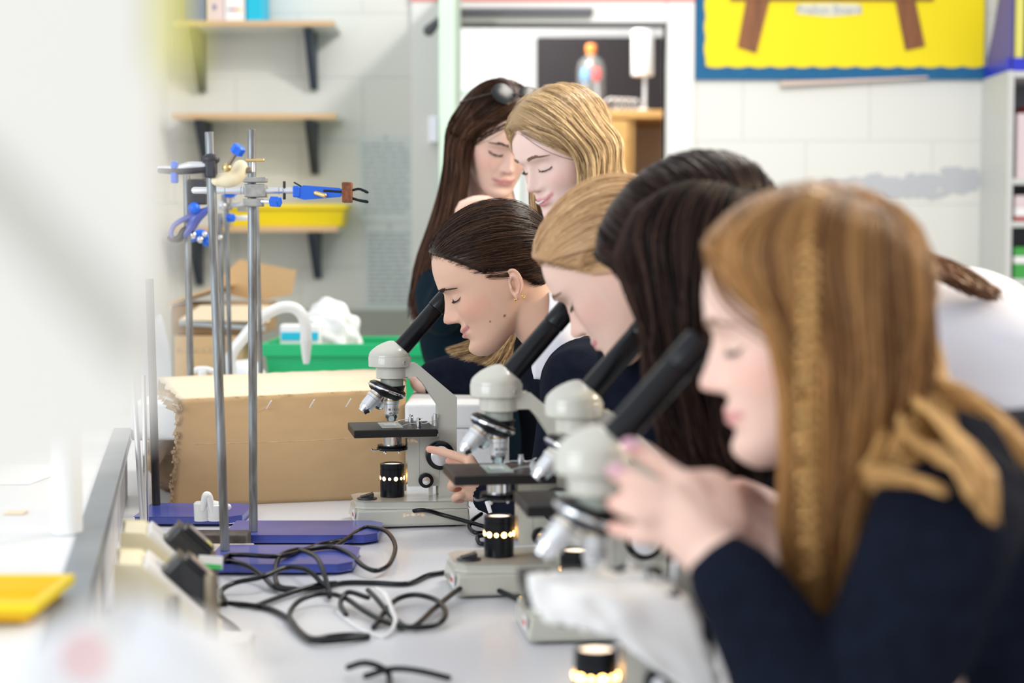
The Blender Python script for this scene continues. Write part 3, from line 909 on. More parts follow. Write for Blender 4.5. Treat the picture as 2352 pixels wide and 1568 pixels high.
def on_stand(S, py):
    t, pb, off = S
    # height of a given picture row on the rod
    z = P(500, py, pb.y).z
    k = (z - pb.z) / off.z
    return pb + off * k
S1 = stand(481, 303, 511, 2.42, .0066, M['rod'], 'second tall grey rod stand from the right, its clamp pointing left', (-.012, .19, -.10, .045, 'blue_enamel'))
S2 = stand(578, 297, 577, 2.58, .0066, M['rod'], 'tallest grey rod stand, the one holding the long blue-handled clamp', (-.04, .19, -.03, .10, 'blue_enamel'))
S3 = stand(588, 430, 600, 3.55, .0052, M['rod'], 'slim rod stand just behind the right-hand tall rod')
S4 = stand(505, 490, 514, 3.55, .0052, M['rod'], 'slim rod stand directly right of the second tall rod, left of its twin')
S5 = stand(520, 480, 529, 3.60, .0052, M['rod'], 'slim rod stand midway between the two tall rods')
S6 = stand(428, 400, 437, 3.45, .0072, M['rod'], 'farthest left grey rod stand of those behind the cardboard box')
S7 = stand(343, 640, 353, 2.84, .0068, M['rod_dark'], 'blackened rod stand at the left beside the polystyrene slab', (-.01, .16, -.12, .02, 'blue_enamel'))
S8 = stand(305, 860, 322, 2.70, .0045, M['rod_light'], 'shiny thin metal rod stand just left of the blackened rod')
S9 = stand(330, 860, 330, 2.62, .0040, M['chrome'], 'shiny thin metal rod stand touching the blackened rod')
# wood block and stained board lying behind the blue bases
pb0, pb1 = PZ(392, 1236, .02), PZ(565, 1236, .02)
o = MB().box((0, 0, 0), (pb1.x - pb0.x, .05, .024)).build('wooden_block', mat('burnt', (.10, .085, .075), .8, noise=.5, nscale=40), None, .002)
o.location = (pb0.x, pb0.y, .0005); tag(o, 'dark scorched wooden strip lying in front of the rear blue base', 'block')
pb0, pb1 = PZ(430, 1262, .01), PZ(575, 1262, .01)
o = MB().box((0, 0, 0), (pb1.x - pb0.x, .06, .012)).build('stained_board', mat('stained', (.74, .68, .60), .7, noise=.35, nscale=35), None, .002)
o.location = (pb0.x, pb0.y - .02, .0005); tag(o, 'cream board with brown stains lying between the rods and blue bases', 'board')

# clamps ---------------------------------------------------------------
def boss(c, m='cast_grey', scale=1.0, parent=None, screws=()):
    c = Vector(c); s_ = scale
    b = MB()
    b.box(c + Vector((-.016, -.014, -.010)) * s_, c + Vector((.016, .014, .010)) * s_)
    b.box(c + Vector((-.018, -.016, .012)) * s_, c + Vector((.018, .004, .020)) * s_)
    b.box(c + Vector((-.018, -.016, -.024)) * s_, c + Vector((.012, .004, -.012)) * s_)
    o = b.build('clamp_boss', M[m], parent, .002 * s_)
    return o
def knobscrew(p0, p1, parent, col='blue_plastic', r=.0075, L=.016, shaft='satin'):
    p0, p1 = Vector(p0), Vector(p1); d = (p1 - p0).normalized()
    o = MB().cyl(p0, p1, .0028, 12).build('thumb_screw', M[shaft], parent)
    mb = MB()
    n = 6
    q = Vector((0, 0, 1)).rotation_difference(d)
    v = []; f = []
    prof = [(.7, 0), (1, .1), (1, .9), (.8, 1)]
    k = 24
    for rr, hh in prof:
        for i in range(k):
            a = 2 * PI * i / k
            rad = r * rr * (1 + .10 * math.cos(n * a))
            v.append(p1 + q @ Vector((rad * math.cos(a), rad * math.sin(a), hh * L)))
    for a_ in range(len(prof) - 1):
        for i in range(k): f.append((a_ * k + i, a_ * k + (i + 1) % k, (a_ + 1) * k + (i + 1) % k, (a_ + 1) * k + i))
    f += [tuple(range(k - 1, -1, -1)), tuple(range(3 * k, 4 * k))]
    mb.add(v, f).build('screw_head', M[col], o)
    return o
# clamp A: on the tall right rod, long arm to the right with blue handle and brown cork jaws
c = on_stand(S2, 437) + Vector((0, -.012, 0)); Yc = c.y
q = lambda px, py, dy=0: P(px, py, Yc + dy)
cA = empty('retort_clamp', (0, 0, 0), 0, 'long silver clamp with blue handle and brown cork jaws pointing right', 'clamp')
MB().tube([q(447, 437), q(600, 438), q(682, 438)], .0052, 16).build('rod', M['rod_light'], cA)
for x in (516, 553, 559, 640, 650): MB().cyl(q(x, 437.5), q(x + 2.5, 437.5), .0056).build('groove_ring', M['ink_grey'], cA)
boss(q(588, 438, .006), 'cast_grey', 1.0, cA)
MB().prism([(.0, 0.0), (.02, .012), (.10, .006), (.112, -.002), (.10, -.010), (.02, -.016), (.0, -.010)], -.006, .006, M4=Matrix.Translation(q(678, 440, 0)) @ Matrix.Scale(.66, 4)).build('jaw_body', M['blue_plastic'], cA, .0015)
MB().box(q(672, 453, -.007), q(690, 427, .007)).build('collar', M['blue_plastic'], cA, .002)
MB().tube([q(725, 443, -.006), q(746, 449, -.010)], .0035).build('rivet', M['brass'], cA)
MB().tube([q(745, 438), q(792, 441)], .0045, 10).build('jaw_root', M['stage_black'], cA)
MB().box(q(785, 465, -.012), q(811, 419, .012)).build('cork_pad', M['cork'], cA, .002)
MB().tube([q(808, 437), q(825, 434), q(843, 441)], [.0022, .0022, .0026], 10, flat=((0, 0, 1), .9)).tube([q(808, 455), q(825, 460), q(843, 463)], [.0022, .0022, .0026], 10).build('jaw_prongs', M['tube_black'], cA)
MB().cyl(q(653, 458, -.002), q(653, 416, -.002), .0022, 10).build('cross_pin', M['rod_dark'], cA)
MB().tube([q(676, 419, 0), q(692, 428, 0)], .0012, 8).build('spring_wire', M['rod_dark'], cA)
knobscrew(q(596, 462, -.006), q(622, 463, -.014), cA, r=.0078)
knobscrew(q(582, 395, 0), q(582, 372, 0), cA, 'cast_grey', .004, .003)
MB().cyl(q(565, 368, -.004), q(607, 368, -.004), .0026, 12).build('tommy_bar', M['brass'], cA)
# clamp B: on the left tall rod, pale casting and long dark jaw to the left
c = on_stand(S1, 385) + Vector((0, -.012, 0)); Yc = c.y
cB = empty('retort_clamp', (0, 0, 0), 0, 'dark clamp with long prongs pointing left and two blue rubber tips', 'clamp')
MB().box(q(471, 408, -.010), q(500, 368, .012)).build('clamp_boss', M['cast_dark'], cB, .003)
MB().sphere(q(484, 366, 0), .011, sc=(1.15, 1, .75)).build('black_cap', M['cast_dark'], cB)
MB().tube([q(472, 388), q(430, 392), q(400, 393), q(368, 392)], [.0055, .005, .0045, .0035], 12).build('lower_jaw', M['cast_dark'], cB)
MB().tube([q(470, 380), q(438, 380), q(405, 385), q(366, 384)], [.005, .0055, .0035, .002], 12).build('upper_jaw', M['satin'], cB)
MB().tube([q(470, 382), q(450, 380), q(430, 378)], .004, 10).build('jaw_link', M['brass'], cB)
for z0, z1 in ((371, 387), (397, 420)): MB().box(q(392, z1, -.008), q(411, z0, .008)).build('rubber_tip', M['blue_plastic'], cB, .002)
MB().tube([q(498, 414, .004), q(525, 412, .008), q(545, 400, .012), q(552, 385, .014)], [.008, .012, .012, .011], 14).build('pale_casting', M['socket_cream'], cB)
MB().cyl(q(548, 390, .012), q(578, 391, .012), .0045, 14).build('threaded_end', M['gas_metal'], cB)
knobscrew(q(522, 384, -.012), q(541, 353, -.018), cB, r=.0088, L=.013, shaft='gas_metal')
MB().sphere(q(521, 385, -.012), .0065).build('wing_nut', M['brass'], cB)
# clamp C: on the far-left rear stand, blue jaws
c = on_stand(S6, 500) + Vector((0, -.02, 0)); Yc = c.y
cC = empty('retort_clamp', (0, 0, 0), 0, 'blue-jawed clamp hanging behind the left tall rod', 'clamp')
MB().box(q(430, 470, -.01), q(478, 412, .02)).build('clamp_boss', M['cast_dark'], cC, .004)
MB().tube([q(480, 480), q(452, 498), q(440, 520), q(425, 538)], [.006, .012, .010, .008], 12).build('upper_jaw', M['blue_enamel'], cC)
MB().tube([q(462, 492), q(430, 500), q(402, 515), q(392, 535), q(396, 548)], [.008, .006, .005, .005, .005], 12).build('curved_jaw', M['blue_enamel'], cC)
MB().tube([q(440, 530), q(425, 528), q(412, 546), q(398, 550), q(388, 546)], [.006, .008, .008, .006, .005], 12).build('lower_jaw', M['tube_black'], cC)
MB().sphere(q(446, 478, -.01), .012).build('screw_head', M['blue_plastic'], cC)
# clamp D: shiny blue and white, right of C
c = on_stand(S4, 520) + Vector((0, -.02, 0)); Yc = c.y
cD = empty('retort_clamp', (0, 0, 0), 0, 'small bright blue and chrome clamp low between the left rods', 'clamp')
MB().tube([q(440, 545), q(462, 538), q(478, 548)], [.010, .011, .008], 12).sphere(q(474, 556), .009).build('jaw', M['blue_plastic'], cD)
MB().sphere(q(443, 540, -.01), .008).sphere(q(460, 550, -.012), .007).sphere(q(470, 538, -.01), .006).build('rivets', M['chrome'], cD)
MB().tube([q(478, 548), q(506, 545)], .005).build('rod', M['rod_light'], cD)
# clamp E: parallel rods between the tall rods
c = on_stand(S5, 480) + Vector((0, -.03, 0)); Yc = c.y
cE = empty('retort_clamp', (0, 0, 0), 0, 'silver clamp with blue knobs between the two tall rods', 'clamp')
MB().box(q(507, 482, -.01), q(534, 446, .02)).build('clamp_boss', M['cast_grey'], cE, .003)
MB().tube([q(505, 466), q(540, 471), q(572, 464)], .005, 10).build('rod', M['rod_light'], cE)
MB().sphere(q(511, 472, -.01), .010).build('ring_nut', M['satin'], cE)
for a_, b_ in (((524, 466), (524, 452)), ((518, 500), (524, 500)), ((540, 458), (536, 450))): knobscrew(q(*a_, -.014), q(*b_, -.018), cE, r=.009, L=.014)
MB().tube([q(523, 501), q(572, 500)], .0055, 12).build('lower_rod', M['plastic_white'], cE)
MB().box(q(545, 486, .0), q(572, 470, .03)).build('grey_block', M['cast_grey'], cE, .003)
MB().tube([q(520, 430), q(545, 440), q(572, 432)], .006, 10).build('upper_rod', M['satin'], cE)
# clear tube ends at the left
gt = MB(); gt.tube([P(354, 467, 2.835), P(403, 464, 2.835)], .004, 14)
gt.build('glass_tube', M['jar_glass'], cC)

# ------------------------------------------------------------------ cardboard box etc.
fl, fr_ = PZ(390, 1165, 0.0), PZ(930, 1143, 0.0)
YF = (fl.y + fr_.y) / 2
def boxpt(px, py, Y): return P(px, py, Y)
crd = empty('cardboard_box', (0, 0, 0), 0, 'large brown stapled cardboard box with torn left end behind the microscope', 'box')
Yl, Yr = fl.y, fr_.y
TLf, TRf = P(408, 918, Yl), P(930, 893, Yr)
BLf, BRf = Vector((P(392, 1165, Yl).x, Yl, .0005)), Vector((P(930, 1150, Yr).x, Yr, .0005))
back = Vector((-.03, .47, 0))
def quadgrid(a, b, c_, d, nu, nv, jag=0.0, seed=1, name='x', m=None, parent=None, bulge=0, normal=Vector((0, -1, 0))):
    rg = random.Random(seed)
    rows = []
    for j_ in range(nv + 1):
        t = j_ / nv
        L_ = a.lerp(d, t); R_ = b.lerp(c_, t)
        row = []
        for i in range(nu + 1):
            s_ = i / nu
            p = L_.lerp(R_, s_)
            p = p + normal * (bulge * math.sin(PI * s_) * math.sin(PI * t) + rg.uniform(-1, 1) * .0008)
            if i == 0 and jag: p = p + Vector((rg.uniform(-jag, jag), 0, 0))
            row.append(p)
        rows.append(row)
    return loft(name, rows, m, parent, .004)
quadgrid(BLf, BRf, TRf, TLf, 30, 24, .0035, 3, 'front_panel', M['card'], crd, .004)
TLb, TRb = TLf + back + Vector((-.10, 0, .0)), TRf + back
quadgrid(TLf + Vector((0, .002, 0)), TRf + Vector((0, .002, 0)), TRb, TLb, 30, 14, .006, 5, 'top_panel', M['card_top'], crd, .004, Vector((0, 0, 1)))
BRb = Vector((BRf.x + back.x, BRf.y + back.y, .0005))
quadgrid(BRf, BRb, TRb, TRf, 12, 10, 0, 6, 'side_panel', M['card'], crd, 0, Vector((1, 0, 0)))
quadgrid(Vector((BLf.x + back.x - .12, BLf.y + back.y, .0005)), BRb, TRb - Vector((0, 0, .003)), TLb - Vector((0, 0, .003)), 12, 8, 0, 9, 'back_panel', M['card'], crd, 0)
# torn layers at the left corner and top edge
tr = MB()
rg = random.Random(4)
for i in range(60):
    t = rg.random()
    p = BLf.lerp(TLf, t) + Vector((rg.uniform(-.004, .006), -.004 - rg.uniform(0, .003), 0))
    s_ = rg.uniform(.002, .006)
    tr.add([p, p + Vector((s_, -.002, s_ * .5)), p + Vector((s_ * .6, 0, s_ * 1.6)), p + Vector((-s_ * .4, .002, s_))], [(0, 1, 2, 3)], 0, False)
for i in range(18):
    p = TLf.lerp(TRf, rg.uniform(0, .98)) + Vector((0, -.004, .001))
    s_ = rg.uniform(.002, .006)
    tr.add([p, p + Vector((s_ * 2, -.001, 0)), p + Vector((s_, -.002, -s_ * .6))], [(0, 1, 2)], 0, False)
for i in range(22):
    p = TLf.lerp(TLb, rg.uniform(0, .9)) + Vector((rg.uniform(-.02, .01), 0, rg.uniform(-.012, .001)))
    s_ = rg.uniform(.006, .016)
    tr.add([p, p + Vector((s_, -.004, -s_ * .3)), p + Vector((s_ * .6, 0, -s_)), p + Vector((-s_ * .5, .004, -s_ * .6))], [(0, 1, 2, 3)], 0, False)
tag(tr.build('torn_edges', M['card_edge'], crd), kind='stuff')
for px, py in ((424, 932), (514, 934), (616, 931), (715, 929), (799, 927)):
    p = P(px, py, YF - .03)
    o = MB().tube([p + Vector((-.004, .012, -.006)), p + Vector((-.004, .006, -.006)), p + Vector((.004, .006, .007)), p + Vector((.004, .012, .007))], .0010, 8, sub=2).build('staple', M['satin'], crd)
# a crease line across the front
MB().tube([P(450, 1020, Yl - .0045), P(700, 1012, Yl - .007), P(925, 1000, Yr - .0035)], .0007, 6).build('crease', M['card_edge'], crd)
# polystyrene pieces
a, b = P(300, 922, 3.04), P(470, 922, 3.04)
fo = MB().box((0, 0, 0), (b.x - a.x + .15, .22, .068)).build('polystyrene_slab', M['foam'], None, .006)
zt_ = P(300, 1010, 3.04).z
fo.location = (a.x, 3.03, zt_); tag(fo, 'white polystyrene slab sticking out left of the cardboard box', 'polystyrene')
kr = []
for j_ in range(9):
    row = []
    for i in range(14):
        a_ = 2 * PI * i / 14
        rr = (.085 if j_ < 6 else .085 * (1 - (j_ - 5) / 4.5)) * (1 + .16 * math.sin(3 * a_ + j_) + rng.uniform(-.08, .08))
        row.append(Vector((fo.location.x + .10 + rr * math.cos(a_), 3.16 + rr * math.sin(a_), .001 + (zt_ - .004) * min(1, j_ / 6))))
    kr.append(row)
ko = loft('packing_paper', kr, M['kraft'], None, .001, closed=True)
tag(ko, 'crumpled brown packing paper under the polystyrene slab', 'packing paper')
a, b = P(934, 923, 3.02), P(1168, 923, 3.02)
pf = empty('polystyrene_box', (a.x, 3.0, 0), 0, 'white polystyrene box standing right of the cardboard box', 'polystyrene box')
hz = a.z
MB().box((0, 0, 0.0005), (b.x - a.x, .40, hz - .045)).build('lower_half', M['foam'], pf, .006)
MB().box((-.002, -.002, hz - .0445), (b.x - a.x + .002, .402, hz)).build('lid', M['foam'], pf, .006)

# white swan-neck water tap behind the box
Yt = 3.72
q = lambda px, py, dy=0: P(px, py, Yt + dy)
b0 = q(530, 870); 
tp = empty('swan_neck_tap', (b0.x, Yt, 0), 0, 'white plastic swan-neck water tap arching over behind the cardboard box', 'tap')
L0 = Vector(tp.location)
MB().tube([Vector((b0.x - .002, Yt, .0)), b0, q(532, 815), q(560, 775), q(600, 730), q(640, 708), q(672, 706), q(693, 722), q(702, 750), q(703, 775)], [.0125] * 9 + [.0125], 20).build('spout', M['plastic_white'], tp).location = -L0
nz = MB()
nz_p = [(.0128, 0), (.0132, .012), (.0118, .016), (.0122, .020), (.0108, .024), (.0112, .028), (.0098, .032), (.0102, .037), (.0088, .041), (.0092, .045), (.0066, .054), (.0068, .058)]
nz.lathe(nz_p, q(703, 774), (0.0, 0, -1), 24).build('nozzle', M['plastic_white'], tp).location = -L0
MB().cyl(Vector((b0.x, Yt, .0005)), Vector((b0.x, Yt, .05)), .022).build('foot', M['plastic_white'], tp).location = -L0
th_ = empty('tap_handle', (0, 0, 0), 0, 'small white T-shaped tap handle just above the cardboard box', 'tap handle')
hp = P(465, 850, 3.66)
MB().cyl((hp.x, 3.66, 0), (hp.x, 3.66, hp.z), .010).build('stem', M['plastic_white'], th_)
MB().tube([P(446, 852, 3.66), P(455, 847, 3.66), P(475, 847, 3.66), P(488, 851, 3.66)], .0055).build('cross_bar', M['plastic_white'], th_)

# green tray with contents
Yg = 4.2
a, b = P(606, 800, Yg), P(1022, 780, Yg)
gt_ = empty('deep_tray', (a.x, Yg, 0), 0, 'bright green deep plastic tray at the far end of the bench', 'tray')
hg = P(800, 790, Yg).z
tray_mb(b.x - a.x, .32, hg, .005, tap=.022).build('tray_body', M['green_tray'], gt_, .004)
rim_mb(b.x - a.x, .32, hg, .010, drop=.030).build('rim', M['green_tray'], gt_, .003)
def blob(name, c, rx, ry, rz_, m, lab, cat, seed=1, amp=.18, n=22, freq=3.0):
    rg = np.random.default_rng(seed)
    ph = rg.uniform(0, 6, (5, 3)); fr2 = rg.uniform(1, freq, (5, 3))
    v = []; f = []
    nu, nv = n * 2, n
    for j_ in range(nv + 1):
        th = PI * j_ / nv
        for i in range(nu):
            a_ = 2 * PI * i / nu
            d = np.array([math.sin(th) * math.cos(a_), math.sin(th) * math.sin(a_), math.cos(th)])
            k_ = 1 + amp * sum(math.sin(fr2[q_].dot(d) * 2 + ph[q_][0]) * math.cos(fr2[q_][0] * d[2] * 3 + ph[q_][1]) for q_ in range(5)) / 3
            p = np.array(c) + d * k_ * np.array([rx, ry, rz_])
            v.append(p)
    zmin = c[2] - rz_
    for j_ in range(nv):
        for i in range(nu):
            k2 = (i + 1) % nu
            f.append((j_ * nu + i, (j_ + 1) * nu + i, (j_ + 1) * nu + k2, j_ * nu + k2))
    o = MB().add(v, f).build(name, m)
    if lab: tag(o, lab, cat)
    return o
bgx = P(755, 730, 4.36)
blob('plastic_bag', (bgx.x, 4.36, .20), .078, .07, .106, M['bag_white'], 'white plastic bag bulging out of the green tray', 'bag', 2, .17, 40, 5.0)
pk = P(632, 755, 4.30)
o = MB().box((0, 0, 0), (.10, .05, .25 - .006)).build('striped_packet', M['bag_white'], None, .006); o.location = (pk.x + .02, 4.235, .0055)
tag(o, 'white packet with blue lettering standing in the left of the green tray', 'packet')
MB().box((.004, -.002, .205), (.096, -.0005, .225)).build('blue_stripe', M['book_cyan'], o)
bb = P(600, 800, 4.12)
blob('plastic_bag', (bb.x - .05, 4.10, .087), .075, .07, .085, M['bag_white'], 'pale blue-white plastic bag left of the green tray', 'bag', 4, .12)
# dark bag/bottle at far left
o = blob('plastic_bag', (P(345, 800, 3.9).x, 3.95, .14), .036, .06, .152, M['bag_grey'], 'greyish clear plastic bag at the far left, beside the brown boxes', 'bag', 8, .12)
# brown boxes at the back
Yb = 4.45
def brown(name, x0, y0, x1, y1, Y, m, lab, dep=.25, zb=None, rz=0):
    a, b = P(x0, y0, Y), P(x1, y1, Y)
    z0_ = 0.0005 if zb is None else zb
    t = empty(name, (a.x, Y, z0_), rz, lab, 'box')
    wd, hh = b.x - a.x, a.z - z0_
    MB().box((0, 0, 0), (wd, dep, hh * .995)).build('body', M[m], t, .004)
    return t, wd, hh
t, wd, hh = brown('cardboard_box', 398, 770, 560, 860, Yb, 'card', 'plain orange-brown cardboard box, lowest of the boxes at the far end', .3)
MB().box((wd * .02, -.002, hh * .80), (wd * .98, -.0005, hh * .84)).build('tape', M['card_edge'], t)
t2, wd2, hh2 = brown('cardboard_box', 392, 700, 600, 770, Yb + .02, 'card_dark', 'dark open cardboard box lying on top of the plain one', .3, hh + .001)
MB().prism([(-.01, hh2), (wd2 * .55, hh2 + .045), (wd2 * .55, hh2 + .05), (-.01, hh2 + .006)], -.02, .28).build('flap', M['card'], t2, .001)
MB().prism([(wd2 * .25, hh2 + .035), (wd2 * .6, hh2 + .115), (wd2 * 1.25, hh2 + .085), (wd2 * 1.2, hh2 + .02), (wd2 * .8, hh2 + .001)], .25, .262).build('flap', M['card'], t2, .001)
MB().prism([(wd2 * .1, hh2 * .35), (wd2 * 1.05, hh2 * .15), (wd2 * 1.05, hh2 * .3), (wd2 * .1, hh2 * .5)], -.02, -.005).build('inner_sheet', M['ink_grey'], t2)
MB().prism([(wd2 * .1, hh2 * .5), (wd2 * 1.1, hh2 * .45), (wd2 * 1.1, hh2 * .98), (wd2 * .35, hh2 * 1.0)], -.03, -.008).build('front_flap', M['card_top'], t2)

# ------------------------------------------------------------------ things on the spine
a = PZ(155, 1225, SPH)
wc = empty('white_cylinder', (a.x, a.y, SPH + .0005), 0, 'plain white upright cylinder standing on the raised ledge', 'container')
MB().lathe([(.0165, 0), (.0175, .001), (.0172, .115), (.0165, .1155)]).build('body', M['plastic_white'], wc)
MB().lathe([(.0182, .1157), (.0182, .128), (.016, .130)]).build('cap', M['plastic_white'], wc)
a0, a1 = PZ(0, 1440, SPH), PZ(84, 1440, SPH)
yt = empty('small_tray', (a1.x - .17, a1.y, SPH + .0035), math.radians(0), 'orange-yellow small tray at the front of the raised ledge', 'tray')
tray_mb(.166, .12, .018, .004, tap=.004).build('tray_body', M['yellow_tray2'], yt, .002)
rim_mb(.166, .12, .018, .006, .006, .008).build('rim', M['yellow_tray'], yt, .001)
p = PZ(35, 1180, SPH); o = MB().prism([(-.012, -.01), (.012, -.008), (.014, .008), (-.01, .01)], 0, .003, axis='z').build('paper_scrap', M['card_top']); o.location = (p.x, p.y, SPH + .0005)
tag(o, 'tiny cream paper scrap on the white ledge', 'scrap')
p0, p1 = PZ(-60, 1070, SPH), PZ(110, 1070, SPH)
o = MB().prism([(0, 0), (.16, 0), (.14, -.20), (-.04, -.22)], 0, .0015, axis='z').build('paper_sheet', M['label_white']); o.location = (p0.x, p0.y, SPH + .0005)
tag(o, 'white sheet of paper lying on the ledge left of the white cylinder', 'paper')

# sockets: slanted cream boxes against the spine with black plugs
def socket(Y, Xr, lab, plab, s=1.0):
    t = empty('socket_box', (Xr, Y, 0.0005), BA, lab, 'socket', 'bench power sockets')
    hx, hz_ = .112, .104
    MB().prism([(0, 0), (hx, 0), (hx, .020), (.024, hz_), (0, hz_ + .002)], 0, .10).build('housing', M['socket_cream'], t, .003)
    sl_ = math.atan2(hz_ - .020, hx - .024)
    F4 = Matrix.Translation((.024, .05, hz_)) @ Matrix.Rotation(sl_, 4, 'Y')
    pl = MB(); pl.box((.004, -.042, .0005), (.110, .042, .009), M4=F4); pl.build('socket_plate', M['socket_white'], t, .002)
    MB().box((.006, -.036, .0092), (.022, -.022, .0100), M4=F4).build('rocker', M['label_white'], t)
    pg = empty('power_plug', t.location, BA, plab, 'plug', 'black plugs in the bench sockets')
    b = MB()
    b.prism([(.030, -.025), (.082, -.025), (.086, -.018), (.086, .018), (.082, .025), (.030, .025), (.026, .018), (.026, -.018)], .0102, .034, axis='z', M4=F4)
    b.build('body', M['plug_black'], pg, .002)
    MB().prism([(.036, -.018), (.078, -.018), (.078, .018), (.036, .018)], .0342, .040, axis='z', M4=F4).build('cover', M['plug_black'], pg, .002)
    MB().prism([(.040, -.0155), (.074, -.0155), (.074, .0155), (.040, .0155)], .0402, .0410, axis='z', M4=F4).build('warning_label', M['plug_label'], pg)
    MB().prism([(.066, -.0160), (.0745, -.0160), (.0745, -.002), (.066, -.002)], .0411, .0416, axis='z', M4=F4).build('yellow_mark', M['bright_yellow'], pg)
    MB().cyl(F4 @ Vector((.086, 0, .022)), F4 @ Vector((.100, 0, .020)), .0055).build('cord_grip', M['plug_black'], pg)
    return t, F4
tA, FA = socket(2.03, sx(2.03, .020), 'cream slanted power socket, the farther of the two on the bench', 'black plug in the farther cream socket')
tB, FB = socket(1.83, sx(1.83, .020), 'cream slanted power socket, the nearer of the two on the bench', 'black plug in the nearer cream socket')
# cable tags
for (px, py, Y, lab) in ((484, 1290, 2.06, 'white and green paper tag on the cord of the farther plug'), (475, 1365, 1.88, 'white and green paper tag on the cord of the nearer plug')):
    p = P(px, py, Y)
    o = MB().prism([(-.015, -.007), (.014, -.010), (.015, .006), (-.014, .009)], -.001, .001).build('cable_tag', M['label_white']); o.location = p
    o.rotation_euler = (0, 0, .2)
    tag(o, lab, 'cable tag')
    MB().prism([(-.012, -.0068), (.013, -.0095), (.013, -.004), (-.012, -.001)], -.0018, -.0011).build('green_print', M['tag_green'], o)
# gas tap posts in front
for (px, pt_, pb_, Y, lab) in ((486, 1318, 1445, 1.70, 'brownish metal gas tap post right of the nearer socket'), (398, 1368, 1440, 1.66, 'brownish metal gas tap post in front of the nearer socket')):
    p = P(px, pt_, Y)
    t = empty('gas_tap', (p.x, Y, 0.0005), 0, lab, 'gas tap', 'gas taps on the bench')
    MB().lathe([(.018, 0), (.018, .006), (.0075, .012), (.0068, p.z - .004), (.005, p.z)]).build('post', M['gas_metal'], t)
    MB().cyl((0, 0, .04), (.0, .024, .044), .0045).build('nozzle', M['gas_metal'], t)
o = MB().box((0, 0, 0), (.07, .05, .035)).build('small_box', M['socket_white'], None, .003); p = P(405, 1430, 1.78); o.location = (p.x + .005, 1.79, .0005)
tag(o, 'small pale box between the gas taps below the nearer socket', 'box')
# white plastic connector behind the rods
p = PZ(470, 1190, .02)
t = empty('plastic_connector', (p.x, p.y, .0165), 0, 'white plastic tap connector lying on the rear blue base', 'connector')
kx = p.y / FPX
MB().lathe([(16 * kx, 0), (17 * kx, 40 * kx), (13 * kx, 44 * kx)], (-8 * kx, 0, 0)).build('body', M['plastic_white'], t)
MB().tube([(-2 * kx, -.01, 30 * kx), (6 * kx, -.012, 60 * kx), (14 * kx, -.01, 55 * kx), (20 * kx, -.008, 20 * kx)], [.004, .006, .006, .004]).build('lever', M['plastic_white'], t)
MB().tube([(16 * kx, 0, 34 * kx), (55 * kx, 0, 32 * kx)], [.010, .005]).build('nozzle', M['plastic_white'], t)
MB().cyl((24 * kx, 0, 0), (24 * kx, 0, 38 * kx), .012).build('barrel', M['plastic_white'], t)

# ------------------------------------------------------------------ cables
def cable(pts, lab, r=.0034, tail=None, h=None):
    w3 = []
    for i, p in enumerate(pts):
        z = p[2] if len(p) > 2 else .004
        w3.append(PZ(p[0], p[1], z))
    if tail: w3 = tail + w3
    o = MB().tube(w3, r, 10, sub=8).build('power_cable', M['cable'])
    tag(o, lab, 'cable', 'black power cables on the bench')
    return o
tailA = [tA.matrix_basis @ FA @ Vector((.100, 0, .020))]
tailB = [tB.matrix_basis @ FB @ Vector((.100, 0, .020))]
cable([(520, 1277, .02), (560, 1274, .025), (650, 1276, .022), (735, 1250, .012), (800, 1236, .012), (850, 1215), (905, 1190, .012), (965, 1171, .030), (1020, 1183, .020), (1110, 1208, .01), (1160, 1222)],
      'black power cable arching in front of the farthest microscope base', tail=tailA)
cable([(515, 1290, .020), (560, 1296, .020), (600, 1320, .012), (640, 1352, .006), (720, 1350), (790, 1338), (860, 1338), (935, 1340), (985, 1320), (1035, 1312)],
      'black power cable running along the front of the blue bases to the second microscope', tail=tailA)
cable([(767, 1258, .012), (830, 1215, .016), (860, 1212, .018), (890, 1222, .018), (908, 1255, .012), (895, 1295, .010), (865, 1310, .010), (835, 1300, .012), (800, 1270, .018), (760, 1256, .020), (700, 1262, .020), (680, 1262, .020), (645, 1275, .022), (632, 1310, .012), (640, 1345, .008), (680, 1352, .005)],
      'black cable coil looping over the right end of the rear blue base')
cable([(520, 1385), (508, 1358, .010), (540, 1338, .014), (600, 1325, .020), (655, 1304, .024), (690, 1304, .024), (715, 1315, .02), (735, 1335, .012), (752, 1350, .008), (757, 1370, .006)],
      'black cable loop crossing over the front blue base')
cable([(690, 1262, .030), (725, 1278, .034), (742, 1310, .026), (757, 1362, .006)], 'short black cable bend standing over the front blue base')
cable([(505, 1385), (560, 1388), (620, 1398), (665, 1422), (690, 1452), (720, 1467), (755, 1462), (800, 1458), (845, 1460)], 'black cable running low from the sockets to the coil in the centre', tail=tailB)
cable([(590, 1390, .006), (660, 1364, .006), (720, 1345, .008), (770, 1338, .008)], 'thin black cable crossing diagonally below the front blue base')
cable([(845, 1462), (780, 1470, .006), (720, 1470, .006), (680, 1440, .006), (665, 1410, .008), (690, 1378, .012), (740, 1363, .014), (790, 1372, .012), (840, 1405, .008), (890, 1430, .006), (940, 1440, .006), (1000, 1436, .006), (1024, 1410, .010), (1005, 1380, .012), (960, 1366, .014), (920, 1372, .012), (890, 1395, .008), (870, 1425, .006), (858, 1440)],
      'black cable wound in wide loops at the centre of the bench')
cable([(845, 1372, .018), (800, 1360, .018), (782, 1385, .010), (795, 1412, .006)], 'short black cable arc inside the centre coil')
cable([(845, 1355, .016), (865, 1375, .014), (900, 1415, .006), (945, 1440, .006), (1000, 1395, .008), (1055, 1352, .014), (1085, 1342, .018), (1130, 1350, .012), (1180, 1372, .006), (1240, 1400)],
      'black power cable leading from the centre coil to the third microscope')
